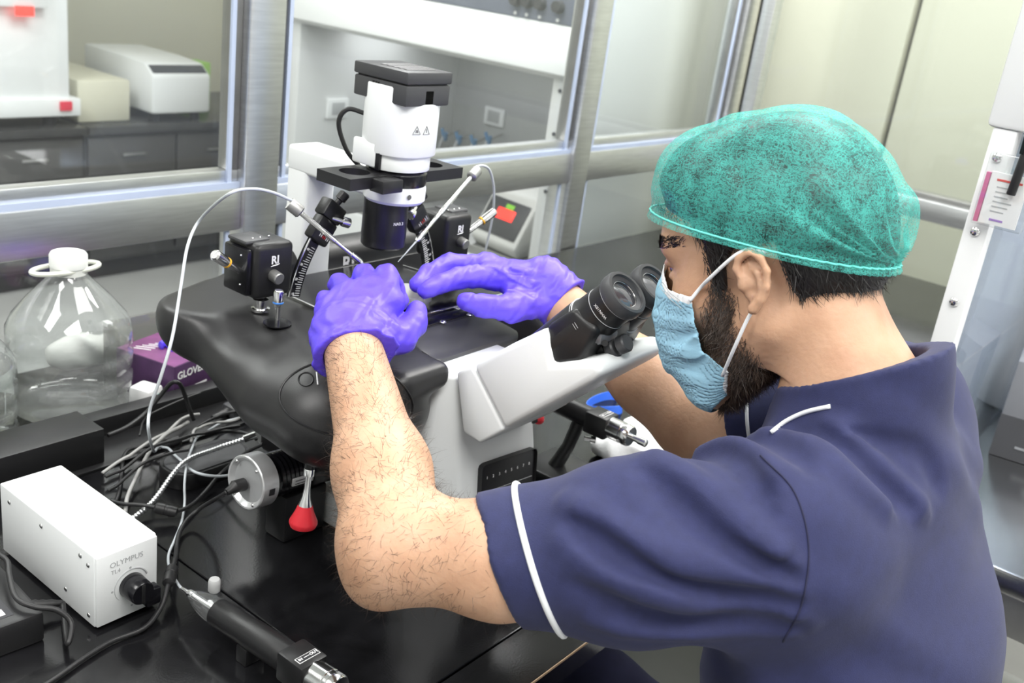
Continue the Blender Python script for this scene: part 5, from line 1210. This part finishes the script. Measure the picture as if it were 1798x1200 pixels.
# blue strap loop
c = onz(1068, 718, 0); sp_ = [c+np.array([.035*math.cos(a)+.010*math.sin(2*a), .025*math.sin(a), 0]) for a in np.linspace(.3, 5.6, 26)]
vs_, fs_ = [], []
for i, p_ in enumerate(sp_):
    lean = np.array([.004*math.sin(i*.4), .003, 0]); dp = (p_-c); dp = dp/np.linalg.norm(dp)*.0006
    for e_ in (-dp, dp): vs_ += [tuple(p_+e_+np.array([0, 0, .0005])), tuple(p_+e_+lean+np.array([0, 0, .0135]))]
for i in range(25):
    a_, b_ = 4*i, 4*i+4; fs_ += [(a_, a_+1, b_+1, b_), (a_+2, b_+2, b_+3, a_+3), (a_+1, a_+3, b_+3, b_+1), (a_, b_, b_+2, a_+2)]
fs_ += [(0, 2, 3, 1), (100, 101, 103, 102)]
tag(MB().add(vs_, fs_).build('plastic_loop', mat('bright_blue', (.05, .18, .85), .35, var=.08)), 'bright blue plastic loop lying on the black bench', 'loop')
# ---------------- clear jugs
def jug(c, s, label, g):
    t = thing('clear_jug', label, 'jug', c, g); c = V(c)
    pr = [(.001, .001), (.070, .002), (.080, .008), (.082, .02), (.076, .03), (.082, .04), (.082, .055), (.0755, .062), (.082, .07), (.083, .09), (.0765, .097), (.083, .104), (.082, .125), (.075, .140), (.055, .165), (.036, .185), (.025, .197), (.0225, .203)]
    MB().lathe(c, Z_, [(r*s, z*s) for r, z in pr], 56, False).build('bottle', 'clear_bottle', t, 180)
    MB().lathe(c, Z_, [(.0215*s, .200*s), (.0235*s, .2005*s), (.0235*s, .2105*s), (.0215*s, .211*s)], 36).build('neck_ring', 'print_grey', t).data.materials[0] = mat('cap_milky', (.80, .82, .78), .4, var=.02)
    MB().lathe(c, Z_, [(.0225*s, .2095*s), (.0245*s, .2105*s), (.0245*s, .226*s), (.0225*s, .229*s), (.001, .2295*s)], 36).build('cap', mat('cap_white', (.82, .84, .82), .4, var=.02), t)
    hp_ = [c+V(((.047*math.cos(a)-.004)*s, .020*math.sin(a)*s, .2075*s)) for a in np.linspace(0, 2*PI, 40, endpoint=False)]
    MB().tube(hp_, .0034*s, 8, closed=True).build('handle', mat('handle_milky', (.76, .78, .70), .4, var=.02), t); return t
jc = np.array([.700, 1.262, 0]); j1 = jug(jc, 1.0, 'empty clear plastic jug with white cap and carrying ring', 'clear jugs')
j2 = jug((.540, 1.252, 0), .86, 'clear plastic jug filled with water beside the empty jug', 'clear jugs')
MB().lathe((.540, 1.252, .004), Z_, [(.001, 0), (.060, .0), (.066, .01), (.067, .09), (.066, .10), (.001, .10)], 40).build('water', mat('water', (.86, .90, .89), .03, trans=.9, ior=1.2, var=.02), j2)
def bag(p):
    d = s_ell(p, (.790, 1.375, .024), (.070, .020, .030)); return smax(d*.8+.004*np.sin(p@A3(50, 60, 70)+1.5*np.sin(p@A3(60, -50, 40))), -(p[:, 2]-.0005), .002)
v, q = surf(bag, (.70, 1.33, -.01), (.90, 1.404, .09), .0035, lip=1.6); tag(np_mesh('plastic_bag', v, q, mat('white_bag', (.80, .81, .78), .5, var=.06)), 'crumpled white plastic bag behind the empty clear jug', 'bag')
# ---------------- black trunking in front of the jugs
t = thing('black_tray', 'long black open cable tray in front of the clear jugs', 'tray', (.70, 1.12, 0))
MB().box((.30, 1.150, 0), (.955, 1.176, .030), .001).build('back_wall', 'black', t)
MB().box((.30, 1.075, 0), (.955, 1.150, .004), .001).build('floor_plate', 'black', t)
MB().box((.935, 1.060, 0), (.955, 1.150, .030), .001).build('end_wall', 'black', t)
MB().box((.30, 1.085, .004), (.645, 1.150, .052), .0015).build('cover', 'black', t)
t = thing('round_ended_case', 'low black round ended case under the grey cables', 'case', (.733, .995, 0))
rbox_col(.733, .995, .060, .032, .0003, .022, .028, 'case_body', 'black', t); rbox_col(.733, .995, .056, .028, .0215, .0235, .026, 'case_lid', 'darkgrey', t)
t = thing('cable_plug', 'black mains plug lying in the black cable tray', 'plug', (.865, 1.10, .004))
MB().box((.845, 1.085, .004), (.885, 1.115, .024), .006).build('plug_body', 'darkgrey', t); MB().lathe((.845, 1.10, .014), (-1, -.15, 0), [(.007, 0), (.005, .006), (.006, .010), (.0045, .016), (.005, .02), (.0035, .028)], 14).build('plug_collar', 'cable', t)
# ---------------- glove carton and packet
m_ = Matrix.Translation(V((.872, 1.253, 0))) @ Matrix.Rotation(math.radians(14), 4, 'Z')
t = thing('glove_carton', 'purple glove carton with violet gloves poking out behind the cable tray', 'carton', (.872, 1.253, 0))
MB(m_).box((-.075, -.055, 0), (.075, .055, .062), .001).build('carton', mat('carton_purple', (.075, .032, .095), .5, var=.25, vscale=30), t)
top = MB(m_).box((-.074, -.054, .062), (.074, .054, .0625)).build('top_print', mat('carton_magenta', (.17, .05, .15), .5, var=.25, vscale=30), t)
for k in range(5): MB(m_).tube([(-.062+k*.009, .042-.004*k, .0627), (-.050+k*.009, .012, .0627)], .0012, 4).build('print_stroke', 'print_white', top)
MB(m_).box((-.020, -.044, .0625), (.072, -.041, .0629)).build('print_rule', 'print_white', top)
text('lettering', 'CARE', .020, m_ @ V((.035, -.0556, .040)), m_.to_3x3() @ X_, m_.to_3x3() @ -Y_, 'print_white', t, bold=.0005)
text('lettering', 'GLOVES', .016, m_ @ V((-.040, -.0556, .045)), m_.to_3x3() @ X_, m_.to_3x3() @ -Y_, 'print_white', t, bold=.0004)
MB(m_).box((-.055, -.0558, .018), (-.005, -.0553, .021)).build('print_rule', 'print_white', t)
def wad(p):
    q_ = (p-A3(.875, 1.249, .066)); d = s_ell(p, (.875, 1.249, .066), (.036, .024, .018)); return d*.8+.004*np.sin(q_@A3(180, 120, 90)+2*np.sin(q_@A3(-90, 160, 60)))
v, q = surf(wad, (.81, 1.19, .04), (.94, 1.31, .10), .0022, lip=1.5); np_mesh('glove_wad', v, q, 'nitrile', t)
t = thing('wipe_packet', 'white and mint packet standing beside the purple carton', 'packet', (.778, 1.198, 0))
m_ = Matrix.Translation(V((.778, 1.199, 0))) @ Matrix.Rotation(math.radians(20), 4, 'Z')
MB(m_).box((-.017, -.018, .0003), (.017, .018, .036), .005).build('wrapper', 'print_white', t); MB(m_).box((-.003, -.0186, .004), (.0175, .0, .030), .005).build('mint_band', mat('mint', (.35, .78, .74), .45, var=.05), t)
t = thing('acrylic_stand', 'grey see-through acrylic stand behind the purple carton', 'stand', (.88, 1.355, 0))
ag = glass_mat('smoked_acrylic', (.62, .62, .60), .15, .05, haze=.15, hazecol=(.5, .5, .48))
MB().box((.795, 1.335, 0), (.990, 1.339, .085), .0008).build('plate', ag, t); MB().box((.795, 1.30, 0), (.799, 1.335, .085), .0008).build('side_plate', ag, t); MB().box((.794, 1.326, .080), (.804, 1.340, .0865), .001).build('corner_clip', 'print_white', t)
# ---------------- tubing and cables
cable('air_tube', [V(hl0)+V((.004, -.003, .002)), ony(478, 338, .868), ony(440, 332, .865), ony(400, 342, .86), pw(352, 385, 1.14), pw(330, 430, 1.12), pw(318, 500, 1.09), pw(303, 590, 1.06), pw(283, 660, 1.06), pw(263, 720, 1.08), pw(262, 765, 1.10), onz(275, 800, .012), onz(308, 826, .006), onz(345, 838, .026), onz(390, 838, .022), onz(440, 825, .01)], .0018, 'tube', 'clear air tube arching from the pipette holder down to the bench')
cable('air_tube', [V(hr0)+V((-.002, .002, .004)), ony(848, 291, .872), ony(860, 300, .874), ony(867, 330, .878), ony(866, 370, .884), ony(860, 405, .892), ony(851, 445, .90), ony(838, 500, .915), np.array([1.12, .95, .285]), np.array([1.17, 1.06, .12]), np.array([1.18, 1.10, .004])], .0018, 'tube', 'clear air tube dropping behind the stage from the pipette holder')
cable('air_tube', [np.array(NOSE), onz(312, 1025, .020), onz(298, 1000, .012), onz(296, 975, .006), onz(306, 950, .004), onz(318, 920, .004), onz(324, 890, .004), onz(324, 860, .016), onz(331, 820, .018), onz(350, 775, .012), onz(385, 745, .010), onz(428, 732, .008)], .0016, 'tube', 'clear tube running from the microinjector nose under the braided cable')
def braided(pts, r, label):
    sp_ = lay(pts, r); t = thing('braided_cable', label, 'cable', sp_[0]); 
    L_ = [0]
    for i in range(1, len(sp_)): L_.append(L_[-1]+np.linalg.norm(sp_[i]-sp_[i-1]))
    n_ = int(L_[-1]/.0042); P_s = [np.array([np.interp(s_, L_, [p_[k] for p_ in sp_]) for k in range(3)]) for s_ in np.linspace(0, L_[-1], n_*3)]
    MB().tube(P_s, [r if i % 3 else r*.62 for i in range(len(P_s))], 10).build('sheath', 'steel', t, 180)
    MB().tube([P_s[-1], P_s[-1]+(P_s[-1]-P_s[-4])/np.linalg.norm(P_s[-1]-P_s[-4])*.016], r*1.5, 12).build('ferrule', 'chrome', t); return t
braided([onz(232, 912, .006), onz(270, 885, .010), onz(310, 850, .016), onz(350, 815, .026), onz(390, 788, .036), onz(428, 772, .046)], .0034, 'braided metal cable reaching from the power supply to the microscope')
def cable_b(pts, r, core_at, core_dir, label):
    P_ = lay(pts, r, (core_at, .016, .0072)); t = thing('ferrite_cable', label, 'cable', P_[0], 'cables with ferrite cores'); MB().tube(P_, r, 8).build('lead', 'cable', t, 180)
    i_ = int(np.argmin(np.linalg.norm(P_[:, :2]-np.asarray(core_at)[:2], axis=1))); c_ = V(P_[i_]); d_ = V(P_[min(i_+3, len(P_)-1)]-P_[max(i_-3, 0)]).normalized(); MB().lathe(c_-d_*.014, d_, [(.003, 0), (.0062, .002), (.0068, .006), (.0068, .012), (.0064, .0125), (.0064, .0155), (.0068, .016), (.0068, .022), (.0062, .026), (.003, .028)], 20).build('ferrite_core', 'cable', t); return t
a_, b_ = onz(277, 788, .010), onz(323, 786, .010)
cable_b([onz(196, 900, .004), onz(210, 860, .004), onz(217, 805, .006), onz(232, 789, .008), onz(265, 786, .010), a_, b_, onz(360, 782, .012), onz(420, 770, .02), onz(450, 775, .03)], .0024, (a_+b_)/2, b_-a_, 'black lead with ferrite core crossing in front of the cable tray')
a_, b_ = onz(272, 903, .008), onz(312, 905, .008)
cable_b([onz(195, 885, .005), onz(220, 896, .005), onz(250, 901, .006), a_, b_, onz(335, 893, .006), onz(360, 865, .008), onz(388, 832, .02), onz(430, 797, .052), onz(462, 780, .07)], .0025, (a_+b_)/2, b_-a_, 'black lead with ferrite core passing over the silver camera')
a_, b_ = onz(304, 1015, .010), onz(292, 1056, .009)
fc = cable_b([np.array(CAMPLUG), onz(385, 873, .045), onz(350, 895, .018), onz(325, 920, .008), onz(312, 948, .006), onz(309, 985, .010), a_, b_, onz(280, 1080, .005), onz(252, 1106, .004), onz(200, 1125, .004), onz(150, 1155, .004), onz(100, 1190, .004), onz(60, 1215, .004)], .0026, (a_+b_)/2, b_-a_, 'black lead with ferrite core running from the camera past the power supply')
MB().tube([CAMPLUG, pl-cx*.014-u_c*.002, pl-cx*.010, pl+cx*.0035], [.004, .005, .0075, .0075], 12).build('plug', 'cable', fc)
GL = 'loose grey and black leads'
cable('grey_lead', [onz(220, 900, .006), onz(225, 870, .008), onz(245, 830, .012), onz(270, 795, .018), onz(300, 765, .016), onz(330, 742, .012)], .0026, 'cable_grey', 'silvery grey lead rising behind the power supply', group=GL)
cable('grey_lead', [onz(180, 835, .006), onz(220, 812, .006), onz(262, 790, .006), onz(300, 765, .008), onz(330, 743, .010), onz(350, 736, .012)], .0022, 'cable_grey', 'pale grey lead running to the black mains plug', group=GL)
cable('grey_lead', [onz(335, 800, .012), onz(345, 775, .012), onz(375, 752, .014), onz(410, 742, .02), onz(426, 733, .03)], .0019, 'cable_grey', 'thin grey lead looping under the stage lobe', group=GL)
cable('black_lead', [onz(185, 845, .005), onz(240, 830, .005), onz(300, 812, .006), onz(360, 795, .008), onz(420, 775, .012)], .0022, 'cable', 'black lead lying along the round ended case', group=GL)
cable('black_lead', [onz(190, 868, .004), onz(240, 846, .004), onz(290, 835, .004), onz(330, 828, .004)], .0020, 'cable', 'black lead stretched beside the cable tray cover', group=GL)
cable('black_lead', [onz(330, 775, .008), onz(350, 765, .008), onz(380, 752, .012), onz(415, 735, .03)], .0022, 'cable', 'black lead beside the thin grey loop', group=GL)
cable('black_lead', [onz(245, 765, .035), onz(255, 735, .034), onz(290, 715, .034), onz(330, 698, .034), onz(352, 690, .034)], .0014, 'cable', 'fine black lead along the rim of the cable tray', group=GL)
cable('power_lead', [onz(190, 765, .034), onz(225, 750, .035), onz(258, 725, .040), onz(282, 695, .060), onz(300, 674, .078), onz(312, 672, .082), onz(320, 682, .070), onz(328, 705, .048), onz(334, 722, .034), onz(340, 738, .020)], .0030, 'cable', 'thick black lead arching up in front of the purple carton')
